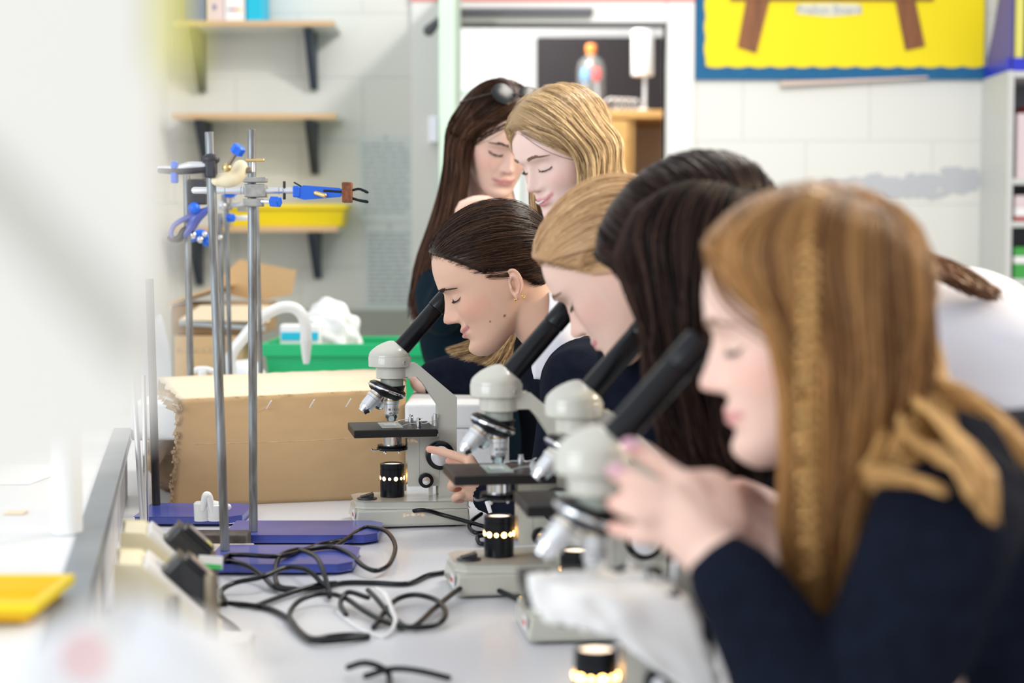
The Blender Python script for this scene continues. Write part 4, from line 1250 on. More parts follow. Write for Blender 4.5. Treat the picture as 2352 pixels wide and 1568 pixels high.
cable([(800, 1532, .010), (835, 1522, .018), (870, 1530, .014), (893, 1550, .006), (892, 1600, .004)], 'nearest black cable arc at the bottom edge of the picture')
cable([(840, 1552, .006), (900, 1536, .012), (960, 1540, .012), (1030, 1556, .006)], 'blurred black cable arc crossing at the bottom edge of the picture')
cable([(500, 1412, .006), (540, 1440), (568, 1475), (575, 1520)], 'black cable dropping from the nearer socket towards the camera')
cable([(1105, 1180, .02), (1085, 1195, .014), (1078, 1210, .008), (1090, 1222, .006), (1112, 1224)], 'black cable coil left of the second microscope lamp')
cable([(1120, 1228, .012), (1098, 1232, .008), (1100, 1246, .006), (1115, 1250)], 'lowest small black cable turn left of the second microscope lamp')
# clear tie around the coil
ct = MB(); ct.tube([PZ(865, 1352, .03), PZ(885, 1365, .034), PZ(900, 1400, .020), PZ(908, 1430, .008), PZ(880, 1462, .002), PZ(820, 1440, .002), PZ(775, 1405, .002)], .0028, 8)
tag(ct.build('cable_tie', M['label_white']), 'white plastic strap looped round the centre cable coil', 'strap')

# ------------------------------------------------------------------ very near blurred things
YN = .42
a, b = P(-200, 0, YN), P(352, 0, YN)
pb = P(340, 985, YN); pc = P(-200, 1215, YN)
np_ = empty('hanging_board', (0, YN, 0), 0, 'huge off-white blurred board with a diagonal grey band of painted shade close at the left edge', 'board')
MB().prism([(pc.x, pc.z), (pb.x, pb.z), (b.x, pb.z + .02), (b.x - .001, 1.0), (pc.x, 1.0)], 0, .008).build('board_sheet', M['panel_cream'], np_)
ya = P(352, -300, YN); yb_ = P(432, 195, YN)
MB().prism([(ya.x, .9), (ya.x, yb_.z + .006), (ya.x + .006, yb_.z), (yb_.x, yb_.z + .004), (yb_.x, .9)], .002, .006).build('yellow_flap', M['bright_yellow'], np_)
fd = MB()  # flat grey strip: a diagonal band of shade put into colour
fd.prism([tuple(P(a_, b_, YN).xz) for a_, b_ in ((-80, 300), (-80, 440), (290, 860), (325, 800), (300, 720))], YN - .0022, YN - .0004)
fo_ = fd.build('fold', M['panel_shade'], np_); fo_.location = (0, -YN, 0)
# white carrier bag at the bottom left
bgr = []
for j_ in range(16):
    t = j_ / 15
    row = []
    for i in range(48):
        a_ = 2 * PI * i / 48
        rr = 1.0 if t < .75 else max(.03, math.cos((t - .75) / .25 * PI / 2) ** .55)
        wob = 1 + .05 * math.sin(5 * a_ + 3 * t) + .03 * math.sin(9 * a_ - 4 * t)
        zz = (.330 + .004 * math.sin(2 * a_ + 1)) * (1 - (1 - min(1, t / .95)) ** 1.0)
        row.append(Vector((-.138 + .072 * rr * wob * math.cos(a_), .60 + .105 * rr * wob * math.sin(a_), .001 + zz * t ** .8)))
    bgr.append(row)
cbg = loft('carrier_bag', bgr, M['bag_white'], None, .0008, closed=True)
tag(cbg, 'big white blurred plastic bag with a red spot in the bottom left corner', 'bag')
rp = P(195, 1510, .535)
MB().sphere(rp, .0042, sc=(1, .35, 1)).build('red_print', M['ink_red'], cbg)
# ================================================================== PEOPLE
def smooth1(a, it=2):
    for _ in range(it):
        a = np.concatenate([[a[0]], (a[:-2] + 2 * a[1:-1] + a[2:]) / 4, [a[-1]]])
    return a
NZ, NA = 190, 168
def head_surface(smile=0.0, closed_mouth=True, nose=1.0):
    """unit-scale head in local metres: x forward, y left, z up, origin between the ears"""
    z0, z1 = -.1045, .124
    tt = (np.arange(NZ) + .5) / NZ
    z = z0 + (z1 - z0) * (1 - np.cos(PI * tt)) / 2
    zk = np.array([-.1045, -.103, -.100, -.095, -.088, -.080, -.070, -.060, -.050, -.035, -.02, -.005, .01, .022, .03])
    Fk = np.array([.070, .0765, .082, .0875, .0915, .0925, .0895, .0895, .0900, .0885, .0870, .0865, .0875, .0925, .0965])
    Wk = np.array([.002, .012, .020, .028, .036, .0425, .049, .0535, .0575, .0635, .068, .071, .0725, .0740, .0750])
    Bk = np.array([.060, .050, .042, .031, .016, .003, -.012, -.028, -.042, -.062, -.078, -.088, -.094, -.0965, -.098])
    u = np.clip((z - .03) / .0942, 0, 1)
    Fz = np.where(z > .03, .0965 * (1 - u ** 2.35) ** (1 / 2.15), np.interp(z, zk, Fk))
    Wz = np.where(z > .03, .0750 * (1 - u ** 2.25) ** .5, np.interp(z, zk, Wk))
    Bz = np.where(z > .03, -.098 * (1 - u ** 2.2) ** .5, np.interp(z, zk, Bk))
    Fz, Wz, Bz = smooth1(Fz, 3), smooth1(Wz, 3), smooth1(Bz, 3)
    xc = np.where(z > -.02, 0, np.clip((-.02 - z) / .085, 0, 1) ** 1.2 * .062)
    xc = np.minimum(xc, Fz - .006); xc = np.maximum(xc, Bz + .004)
    ph = np.linspace(0, 2 * PI, NA, endpoint=False)
    ph = ph - .38 * np.sin(ph)                     # denser towards the face
    c, s = np.cos(ph), np.sin(ph)
    V = np.zeros((NZ, NA, 3))
    for i in range(NZ):
        ef = 1.9 + .55 * np.clip((z[i] + .045) / .055, 0, 1) * np.clip((.10 - z[i]) / .05, 0, 1)
        e = np.where(c > 0, 2 / ef, 1.0)
        X = xc[i] + np.where(c > 0, (Fz[i] - xc[i]), (xc[i] - Bz[i])) * np.sign(c) * np.abs(c) ** e
        Y = Wz[i] * np.sign(s) * np.abs(s) ** np.where(c > 0, 2 / 2.1, 1.0)
        V[i, :, 0] = X; V[i, :, 1] = Y; V[i, :, 2] = z[i]
    X, Y, Z = V[..., 0], V[..., 1], V[..., 2]
    front = np.clip((X - .02) / .03, 0, 1)
    g = lambda y0, z0, sy, sz: np.exp(-((np.abs(Y) - y0) / sy) ** 2 - ((Z - z0) / sz) ** 2)
    Zs = Z + smile * (-.006 * np.clip(np.abs(Y) / .022, 0, 1.3) ** 2)
    dx = np.zeros_like(X); dy = np.zeros_like(X); dz = np.zeros_like(X)
    # nose
    hz = np.interp(Z, [-.040, -.0335, -.0305, -.027, -.022, -.017, -.010, .002, .012, .020, .028], [0, .002, .013, .0225, .0265, .0255, .0205, .0135, .008, .0035, 0]) * nose
    sg = np.interp(Z, [-.034, -.022, -.010, .005, .02, .03], [.0095, .0092, .0068, .0058, .0068, .010])
    dx += hz * np.exp(-np.abs(Y / sg) ** 2.3)
    dx += .0085 * np.exp(-((np.abs(Y) - .0125) / .0048) ** 2 - ((Z + .0265) / .0060) ** 2)
    dx -= .0055 * np.exp(-((np.abs(Y) - .0060) / .0026) ** 2 - ((Z + .0320) / .0022) ** 2)
    dx -= .0030 * np.exp(-((np.abs(Y) - .0185) / .0030) ** 2 - ((Z + .0255) / .007) ** 2)
    # lips
    mw = np.clip(1 - (np.abs(Y) / .0285) ** 2, 0, 1)
    dx += mw ** .8 * (.0068 * np.exp(-((Zs + .0475) / .0036) ** 2) + .0072 * np.exp(-((Zs + .0578) / .0042) ** 2)) * front
    dx -= mw ** .5 * .0040 * np.exp(-((Zs + .0525) / .0013) ** 2) * front
    dx -= .0020 * np.exp(-((np.abs(Y) - .026) / .004) ** 2 - ((Zs + .0525) / .005) ** 2) * front
    dx -= .0014 * np.exp(-(Y / .0028) ** 2 - ((Z + .040) / .004) ** 2)
    dx -= .0042 * np.exp(-(Y / .020) ** 2 - ((Z + .0675) / .0050) ** 2)
    dx += .0035 * np.exp(-(Y / .018) ** 2 - ((Z + .083) / .010) ** 2)
    # eyes
    dx -= .0105 * g(.030, .0125, .0165, .0110) * front
    dx += .0078 * g(.0305, .0095, .0118, .0075) * front
    lash = np.interp(np.abs(Y), [.016, .024, .032, .040, .046], [.0065, .0045, .0040, .0055, .0085])
    dx -= .0018 * np.exp(-((Z - lash) / .0011) ** 2) * np.clip(1 - ((np.abs(Y) - .031) / .016) ** 2, 0, 1)
    dx -= .0012 * np.exp(-((Z - lash - .0095) / .0014) ** 2) * np.clip(1 - ((np.abs(Y) - .031) / .018) ** 2, 0, 1)
    dx += .0030 * g(.026, .0300, .020, .0065) * front
    dx -= .0030 * np.exp(-(Y / .010) ** 2 - ((Z - .021) / .006) ** 2)
    # cheeks, jaw
    ck = np.exp(-((np.abs(Y) - .044) / .018) ** 2 - ((Z + .020) / .020) ** 2) * front
    dx += (.0035 + .0040 * smile) * ck; dy += np.sign(Y) * .0020 * ck
    nl = np.exp(-((np.abs(Y) - (.0215 + .25 * (-.028 - Z))) / .0035) ** 2) * np.clip((-Z - .024) / .008, 0, 1) * np.clip((Z + .056) / .008, 0, 1) * front
    dx -= (.0012 + .0022 * smile) * nl
    tm = np.exp(-((X - .055) / .022) ** 2 - ((Z - .035) / .022) ** 2)
    dy -= np.sign(Y) * .0030 * tm
    if smile > .5:
        for a_ in (.30, .0, -.30):
            rr_ = np.hypot(np.abs(Y) - .044, Z - .010); an_ = np.arctan2(Z - .010, np.abs(Y) - .044)
            dd_ = np.abs(rr_ * np.sin(an_ - .75 - a_))
            dx -= .0011 * np.exp(-(dd_ / .0009) ** 2) * np.exp(-((rr_ - .009) / .006) ** 2) * (np.cos(an_ - .75 - a_) > 0) * front
    V[..., 0] += dx; V[..., 1] += dy; V[..., 2] += dz
    return V
def head_closed(V):
    nz, na, _ = V.shape
    v = V.reshape(-1, 3)
    f = []
    idx = np.arange(nz * na).reshape(nz, na)
    a = idx[:-1]; b = idx[1:]
    a2 = np.roll(a, -1, 1); b2 = np.roll(b, -1, 1)
    f = np.stack([a, a2, b2, b], -1).reshape(-1, 4).tolist()
    bot = len(v); v = np.vstack([v, V[0].mean(0), V[-1].mean(0)])
    for i in range(na):
        j = (i + 1) % na
        f.append([bot, idx[0, j], idx[0, i]]); f.append([bot + 1, idx[-1, i], idx[-1, j]])
    return v, f
HEADV = head_surface()
def ear_mesh(side, ex=-.016, ez=-.012):
    """closed ear shell in head local space"""
    nr, na = 15, 44
    v = []
    def outline(a):
        # a=0 towards the front, pi/2 up
        y_ = math.sin(a); x_ = math.cos(a)
        w_ = .0165 + .0018 * y_
        if x_ > 0: w_ *= .78
        h_ = .031 if y_ > 0 else .030
        xx = w_ * x_ * (1 - .25 * max(0, -y_) ** 2) + .0035 * (y_ < 0) * (-y_) ** 2 * .8
        return xx - .004 * y_, h_ * y_
    cx, cz = .0025, -.004
    tops = []
    for k in range(nr + 1):
        r_ = k / nr
        for i in range(na):
            a = 2 * PI * i / na
            ox, oz = outline(a)
            x = cx + (ox - cx) * r_; z_ = cz + (oz - cz) * r_
            up = math.sin(a)
            lobe = max(0.0, min(1.0, (-z_ - .014) / .008))
            h_ = np.interp(r_, [0, .34, .46, .58, .70, .80, .90, 1.0], [-.004, -.003, .0045, .0075, .0050, .0045, .0100, .0070])
            if math.cos(a) > .3 and r_ > .4: h_ = np.interp(r_, [.4, .7, 1.0], [.002, .0025, .001]) + (.004 * math.exp(-((z_ + .003) / .004) ** 2) * (1 if r_ < .8 else 0))
            h_ = h_ * (1 - lobe) + (.006 * (1 - r_ ** 3) + .002) * lobe
            y = h_ + .0055 * max(0, -x) / .0165
            v.append((x, y, z_))
    n1 = len(v)
    for r_ in (.97, .8, .5, 0.02):
        for i in range(na):
            a = 2 * PI * i / na
            ox, oz = outline(a)
            x = cx + (ox - cx) * r_; z_ = cz + (oz - cz) * r_
            y = -.012 + (.012 * (r_ ** 3) + .0055 * max(0, -x) / .0165 * r_)
            v.append((x, y - .001, z_))
    f = []
    for k in range(nr + 4):
        for i in range(na):
            j = (i + 1) % na
            f.append([k * na + i, k * na + j, (k + 1) * na + j, (k + 1) * na + i])
    v = np.array(v) * .84
    out = np.zeros_like(v)
    t = .22
    out[:, 0] = ex + v[:, 0] * 1.0
    out[:, 1] = side * (.0705 + v[:, 1] - v[:, 0] * t)
    out[:, 2] = ez + v[:, 2]
    if side > 0: pass
    return out, f

class Person:
    def __init__(s, origin, scale, yaw, pitch, roll=0.0, smile=0.0):
        s.O = np.array(origin); s.k = scale
        y, p = math.radians(yaw), math.radians(pitch)
        F = Vector((-math.cos(y) * math.cos(p), -math.sin(y) * math.cos(p), -math.sin(p)))
        L = Vector((math.sin(y), -math.cos(y), 0))
        U = F.cross(L)
        if roll:
            q = Matrix.Rotation(math.radians(roll), 3, F)
            L, U = q @ L, q @ U
        s.R = np.array([F, L, U]).T
        s.smile = smile
        s.parts = []
    def w(s, p): return s.O + s.k * (np.atleast_2d(np.asarray(p, float)) @ s.R.T)
    def w1(s, p): return Vector(s.w(p)[0])
    def loc(s, P_): return ((np.asarray(P_) - s.O) @ s.R) / s.k
    def tube(s, pts, rad, n=20, sub=6, flat=None):
        s.parts.append(tube_mesh(pts, rad, n, sub, flat)); return s

SKINS = {}
def skin_color(L, base, lips, blush, lipline=True, smile=0.0):
    """L: vertices in head space. own skin colours, plus shade painted into the mouth line and nostrils"""
    x, y, z = L[:, 0], L[:, 1], L[:, 2]
    c = np.tile(np.array(base, float), (len(L), 1))
    rad = (np.abs(x) < .2) & (np.abs(z) < .2)
    zs = z - smile * .006 * np.clip(np.abs(y) / .022, 0, 1.3) ** 2
    ax = np.abs(y)
    mwid = .0280
    top = -.0445 - .0045 * (ax / mwid) ** 1.5 + .0008 * np.cos(ax / .004)
    botm = -.0628 + .0090 * (ax / mwid) ** 2
    lip = (1 / (1 + np.exp(-(top - zs) / .0007))) * (1 / (1 + np.exp(-(zs - botm) / .0007))) * (ax < mwid) * (x > .072)
    c = c * (1 - lip[:, None] * .9) + np.array(lips) * lip[:, None] * .9
    ml = np.exp(-((zs + .0527) / .0008) ** 2) * (ax < .0275) * (x > .072)  # dark shade painted into the line between the lips
    c = c * (1 - ml[:, None] * .6) + np.array([.16, .045, .035]) * ml[:, None] * .6
    b = np.exp(-((ax - .050) / .022) ** 2 - ((z + .018) / .020) ** 2) * (x > .03)
    b = b + .7 * np.exp(-(y / .012) ** 2 - ((z + .024) / .010) ** 2) * (x > .09)
    b = b + .5 * np.exp(-((ax - .076) / .010) ** 2 - ((z + .002) / .03) ** 2) * (np.abs(x + .008) < .03)
    b = np.clip(b, 0, 1) * rad
    c = c * (1 - b[:, None] * .34) + np.array(blush) * b[:, None] * .34
    n = np.exp(-((ax - .0062) / .0028) ** 2 - ((z + .0318) / .0022) ** 2) * (x > .09)  # dark shade painted into the nostril hollows
    c = c * (1 - n[:, None] * .75) + np.array([.10, .03, .02]) * n[:, None] * .75
    return np.clip(c, 0, 1)

def voxel(parts, size):
    v = []; f = []
    for a, b in parts:
        k = len(v)
        v += [tuple(p) for p in a]
        f += [tuple(i + k for i in q) for q in b]
    me = bpy.data.meshes.new('t'); me.from_pydata(v, [], f)
    bm = bmesh.new(); bm.from_mesh(me); bmesh.ops.recalc_face_normals(bm, faces=bm.faces); bm.to_mesh(me); bm.free()
    o = bpy.data.objects.new('t', me); COL.objects.link(o)
    md = o.modifiers.new('r', 'REMESH'); md.mode = 'VOXEL'; md.voxel_size = size
    dg = bpy.context.evaluated_depsgraph_get(); dg.update()
    m2 = bpy.data.meshes.new_from_object(o.evaluated_get(dg))
    bpy.data.objects.remove(o)
    return m2
def mesh_arrays(me):
    v = np.empty(len(me.vertices) * 3); me.vertices.foreach_get('co', v); v = v.reshape(-1, 3)
    e = np.empty(len(me.edges) * 2, int); me.edges.foreach_get('vertices', e); e = e.reshape(-1, 2)
    return v, e
def lap(v, e, it, wgt):
    n = len(v)
    deg = np.bincount(e.ravel(), minlength=n).astype(float)[:, None]
    for _ in range(it):
        a = np.zeros_like(v)
        for k in range(3):
            a[:, k] = np.bincount(e[:, 0], v[e[:, 1], k], n) + np.bincount(e[:, 1], v[e[:, 0], k], n)
        a /= np.maximum(deg, 1)
        v = v + (a - v) * wgt[:, None] * .6
    return v
def set_col(me, c):
    at = me.color_attributes.new('Col', 'FLOAT_COLOR', 'POINT')
    d = np.ones((len(c), 4)); d[:, :3] = c
    at.data.foreach_set('color', d.ravel())
    me.color_attributes.render_color_index = 0
def body_object(name, per, vox, base, lips, blush, label, moles=(), smooth_it=14):
    hv, hf = head_closed(head_surface(per.smile))
    parts = [(per.w(hv), hf)]
    parts += per.parts
    me = voxel(parts, vox)
    v, e = mesh_arrays(me)
    L = per.loc(v)
    near = (np.abs(L[:, 0]) < .15) & (np.abs(L[:, 2]) < .16) & (np.abs(L[:, 1]) < .12)
    face = near & ((L[:, 0] > .052) & (L[:, 2] > -.098) | (L[:, 2] > .02) | (np.abs(L[:, 1]) > .066))
    wg = np.where(face, .06, 1.0)
    for hh in getattr(per, 'hands', []):
        d = np.linalg.norm(v - np.array(hh[0]), axis=1)
        wg = np.where(d < hh[1], .25, wg)
    wg = lap(wg[:, None].repeat(3, 1), e, 4, np.ones(len(v)))[:, 0]
    v = lap(v, e, smooth_it, wg)
    me.vertices.foreach_set('co', v.ravel())
    bm = bmesh.new(); bm.from_mesh(me)
    for sd in (1, -1):
        ev, ef = ear_mesh(sd)
        vs = [bm.verts.new(tuple(p)) for p in per.w(ev)]
        for q_ in ef:
            try: bm.faces.new([vs[i_] for i_ in (q_ if sd < 0 else q_[::-1])])
            except ValueError: pass
    bm.to_mesh(me); bm.free(); me.update()
    v, e = mesh_arrays(me)
    L = per.loc(v)
    c = skin_color(L, base, lips, blush, smile=per.smile)
    for (mx_, mz_, r_) in moles:
        d = np.sqrt((L[:, 0] - mx_) ** 2 + (L[:, 2] - mz_) ** 2) + (L[:, 1] < 0) * 1
        m_ = np.exp(-(d / r_) ** 4)[:, None]
        c = c * (1 - m_) + np.array([.14, .05, .03]) * m_
    for hh in getattr(per, 'hands', []):
        for tip in hh[2]:
            d = np.linalg.norm(v - np.array(tip), axis=1)
            m_ = np.exp(-(d / .011) ** 2)[:, None] * .45
            c = c * (1 - m_) + np.array([.80, .30, .25]) * m_
    set_col(me, c)
    me.materials.clear(); me.materials.append(M['skin'])
    me.polygons.foreach_set('use_smooth', [True] * len(me.polygons))
    o = bpy.data.objects.new(name, me); COL.objects.link(o)
    tag(o, label, 'person')
    per.obj = o
    return o
def cloth(name, parts, vox, m, parent, it=10, folds=.0, fseed=0):
    me = voxel(parts, vox)
    v, e = mesh_arrays(me)
    v = lap(v, e, it, np.ones(len(v)))
    if folds:
        rg = np.random.default_rng(fseed)
        n = np.empty(len(v) * 3); me.vertices.foreach_set('co', v.ravel()); me.update()
        me.vertices.foreach_get('normal', n); n = n.reshape(-1, 3)
        h = np.zeros(len(v))
        for k in range(7):
            d = rg.normal(size=3); d /= np.linalg.norm(d)
            fr_ = rg.uniform(18, 55)
            h += np.sin(v @ d * fr_ + rg.uniform(0, 6) + 1.5 * np.sin(v @ rg.normal(size=3) * 9)) / 7
        h = np.abs(h) ** .7 * np.sign(h)
        v = v + n * h[:, None] * folds
    me.vertices.foreach_set('co', v.ravel())
    me.materials.clear(); me.materials.append(m)
    me.polygons.foreach_set('use_smooth', [True] * len(me.polygons))
    o = bpy.data.objects.new(name, me); COL.objects.link(o)
    o.parent = parent
    return o

# ---- hair ------------------------------------------------------------
def strands_mesh(paths, radii, name, m, parent, tone=None, sides=3):
    """paths: (N,K,3) array; radii: (N,) ; returns one mesh of thin tapering strands"""
    Pn = np.asarray(paths, float)
    N, K, _ = Pn.shape
    T = np.gradient(Pn, axis=1); T /= np.linalg.norm(T, axis=2, keepdims=True) + 1e-9
    ref = np.tile(np.array([.31, -.52, .79]), (N, K, 1))
    A = np.cross(T, ref); A /= np.linalg.norm(A, axis=2, keepdims=True) + 1e-9
    B = np.cross(T, A)
    tp = np.ones(K); tp[-1] = .15; tp[-2] = .6
    if K > 6: tp[0] = .5
    R = np.asarray(radii)[:, None, None] * tp[None, :, None]
    rings = [Pn + R * (A * math.cos(2 * PI * s_ / sides) + B * math.sin(2 * PI * s_ / sides)) for s_ in range(sides)]
    V = np.stack(rings, 2)                       # N,K,S,3
    v = V.reshape(-1, 3)
    idx = np.arange(N * K * sides).reshape(N, K, sides)
    a = idx[:, :-1]; b = idx[:, 1:]
    a2 = np.roll(a, -1, 2); b2 = np.roll(b, -1, 2)
    F_ = np.stack([a, a2, b2, b], -1).reshape(-1, 4)
    me = bpy.data.meshes.new(name)
    me.vertices.add(len(v)); me.vertices.foreach_set('co', v.ravel())
    me.loops.add(F_.size); me.loops.foreach_set('vertex_index', F_.ravel())
    me.polygons.add(len(F_)); me.polygons.foreach_set('loop_start', np.arange(0, F_.size, 4))
    me.polygons.foreach_set('use_smooth', np.ones(len(F_), bool))
    me.update(calc_edges=True)
    if tone is None: tone = rng.uniform(0, 1, N)
    c = np.repeat(np.clip(tone, 0, 1), K * sides)[:, None].repeat(3, 1)
    set_col(me, c)
    me.materials.append(m)
    o = bpy.data.objects.new(name, me); COL.objects.link(o)
    if parent is not None: o.parent = parent
    return o
def shell_color(me, val): set_col(me, np.full((len(me.vertices), 3), val))

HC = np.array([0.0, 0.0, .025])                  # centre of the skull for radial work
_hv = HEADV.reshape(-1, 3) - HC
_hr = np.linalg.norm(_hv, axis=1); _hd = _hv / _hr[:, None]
NT, NP_ = 60, 90
_tab = np.zeros((NT, NP_))
_ph = np.arctan2(_hd[:, 1], _hd[:, 0]); _th = np.arccos(np.clip(_hd[:, 2], -1, 1))
for i in range(NT):
    th = PI * (i + .5) / NT
    for j_ in range(NP_):
        ph = -PI + 2 * PI * (j_ + .5) / NP_
        d = np.array([math.sin(th) * math.cos(ph), math.sin(th) * math.sin(ph), math.cos(th)])
        q_ = _hd @ d
        k_ = np.argpartition(-q_, 3)[:3]
        _tab[i, j_] = _hr[k_].mean()
def Rdir(D):
    D = np.atleast_2d(D)
    th = np.arccos(np.clip(D[:, 2], -1, 1)) / PI * NT - .5
    ph = (np.arctan2(D[:, 1], D[:, 0]) + PI) / (2 * PI) * NP_ - .5
    i0 = np.clip(np.floor(th).astype(int), 0, NT - 2); ft = np.clip(th - i0, 0, 1)
    j0 = np.floor(ph).astype(int); fp = ph - j0
    ja, jb = j0 % NP_, (j0 + 1) % NP_
    return (_tab[i0, ja] * (1 - ft) * (1 - fp) + _tab[i0 + 1, ja] * ft * (1 - fp) + _tab[i0, jb] * (1 - ft) * fp + _tab[i0 + 1, jb] * ft * fp)
def hairline(L):
    """positive where hair grows (head space points)"""
    x, y, z = L[:, 0], L[:, 1], L[:, 2]
    zh = np.interp(x, [-.1, -.055, -.035, -.018, -.006, .008, .018, .032, .046, .058, .070, .082, .1], [-.052, -.046, -.020, .016, .028, .026, .014, .030, .046, .058, .070, .080, .084])
    return z - zh
def cap(name, per, m, parent, thick=.007, tone=.15, lift=None):
    V = HEADV.reshape(-1, 3)
    hl = hairline(V)
    nrm = (V - HC); nrm /= np.linalg.norm(nrm, axis=1)[:, None]
    t = np.clip(hl / .018, 0, 1); t = t * t * (3 - 2 * t)
    off = -.006 + (thick + .006) * np.clip(t * 1.15, 0, 1)
    if lift is not None: off = off + lift(V) * t
    v = V + nrm * off[:, None]
    v2, f = head_closed(v.reshape(NZ, NA, 3))
    me = bpy.data.meshes.new(name); me.from_pydata([tuple(p) for p in per.w(v2)], [], f)
    keep = hairline(v2) > -.012
    bm = bmesh.new(); bm.from_mesh(me)
    bm.verts.ensure_lookup_table()
    bmesh.ops.delete(bm, geom=[bm.verts[i] for i in range(len(v2)) if not keep[i]], context='VERTS')
    bm.to_mesh(me); bm.free()
    me.polygons.foreach_set('use_smooth', [True] * len(me.polygons))
    shell_color(me, tone)
    me.materials.append(m)
    o = bpy.data.objects.new(name, me); COL.objects.link(o); o.parent = parent
    return o
def slerp(a, b, t):
    a = a / np.linalg.norm(a, axis=-1, keepdims=True); b = b / np.linalg.norm(b, axis=-1, keepdims=True)
    w_ = np.arccos(np.clip((a * b).sum(-1, keepdims=True), -.9999, .9999))
    return (np.sin((1 - t) * w_) * a + np.sin(t * w_) * b) / np.sin(w_)
def slick(per, m, parent, N, target, thick=.009, rad=.0004, K=16, lift=None, tone_f=None, start=None, seed=1, clump=.02, name='hair_strands', side=None, stray=.06):
    """hair combed back over the skull to a target direction (head space)"""
    rg = np.random.default_rng(seed)
    D = []
    while len(D) < N:
        d = rg.normal(size=(N * 3, 3)); d /= np.linalg.norm(d, axis=1)[:, None]
        p = HC + d * Rdir(d)[:, None]
        ok = hairline(p) > rg.uniform(-.004, .004, len(p))
        if start is not None: ok &= start(p)
        if side: ok &= p[:, 1] * side > -.02
        D += list(d[ok])
    D = np.array(D[:N])
    if callable(target): tgt = target(D, rg); tgt /= np.linalg.norm(tgt, axis=1)[:, None]
    else:
        tg = np.array(target, float) - HC; tg /= np.linalg.norm(tg)
        tgt = tg + rg.normal(size=(N, 3)) * .07
    tt = np.linspace(0, 1, K)
    paths = np.zeros((N, K, 3))
    off0 = rg.uniform(.3, 1.0, N) * thick
    fly = (rg.uniform(0, 1, N) < stray) * rg.uniform(.001, .006, N)
    for k, t in enumerate(tt):
        d = slerp(D, tgt, min(t, .999) * np.ones((N, 1)))
        d[:, 2] -= .10 * math.sin(PI * t) * np.abs(d[:, 1]) ** .5     # sag a little at the sides
        d += .012 * np.sin(D * 40 + t * 3) * math.sin(PI * t)
        d /= np.linalg.norm(d, axis=1)[:, None]
        r_ = Rdir(d)
        p0 = HC + d * r_[:, None]
        hl = np.clip(hairline(p0) / .018, 0, 1)
        o_ = (off0 + (lift(p0) if lift is not None else 0)) * (.12 + .88 * hl) + fly * math.sin(PI * t) + .0006
        paths[:, k] = HC + d * (r_ + o_)[:, None]
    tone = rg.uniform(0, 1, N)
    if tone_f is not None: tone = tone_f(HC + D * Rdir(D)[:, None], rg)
    return strands_mesh(per.w(paths.reshape(-1, 3)).reshape(N, K, 3), rg.uniform(.6, 1.3, N) * rad, name, m, parent, tone)
def fall_target(sgn_part=0.0):
    def f(D, rg):
        s_ = np.where(D[:, 1] > sgn_part, 1.0, -1.0)
        return np.stack([D[:, 0] * .55 - .22, s_ * (.95 + .1 * rg.normal(size=len(D))), -.25 + .1 * rg.normal(size=len(D))], 1)
    return f
def wave_tone(a, b, c, n=.18):
    def f(p, r_): return np.clip(a + b * np.sin(p[:, 0] * 170 + 30 * p[:, 2]) + c * np.sin(p[:, 0] * 420) + r_.normal(0, n, len(p)), 0, 1)
    return f
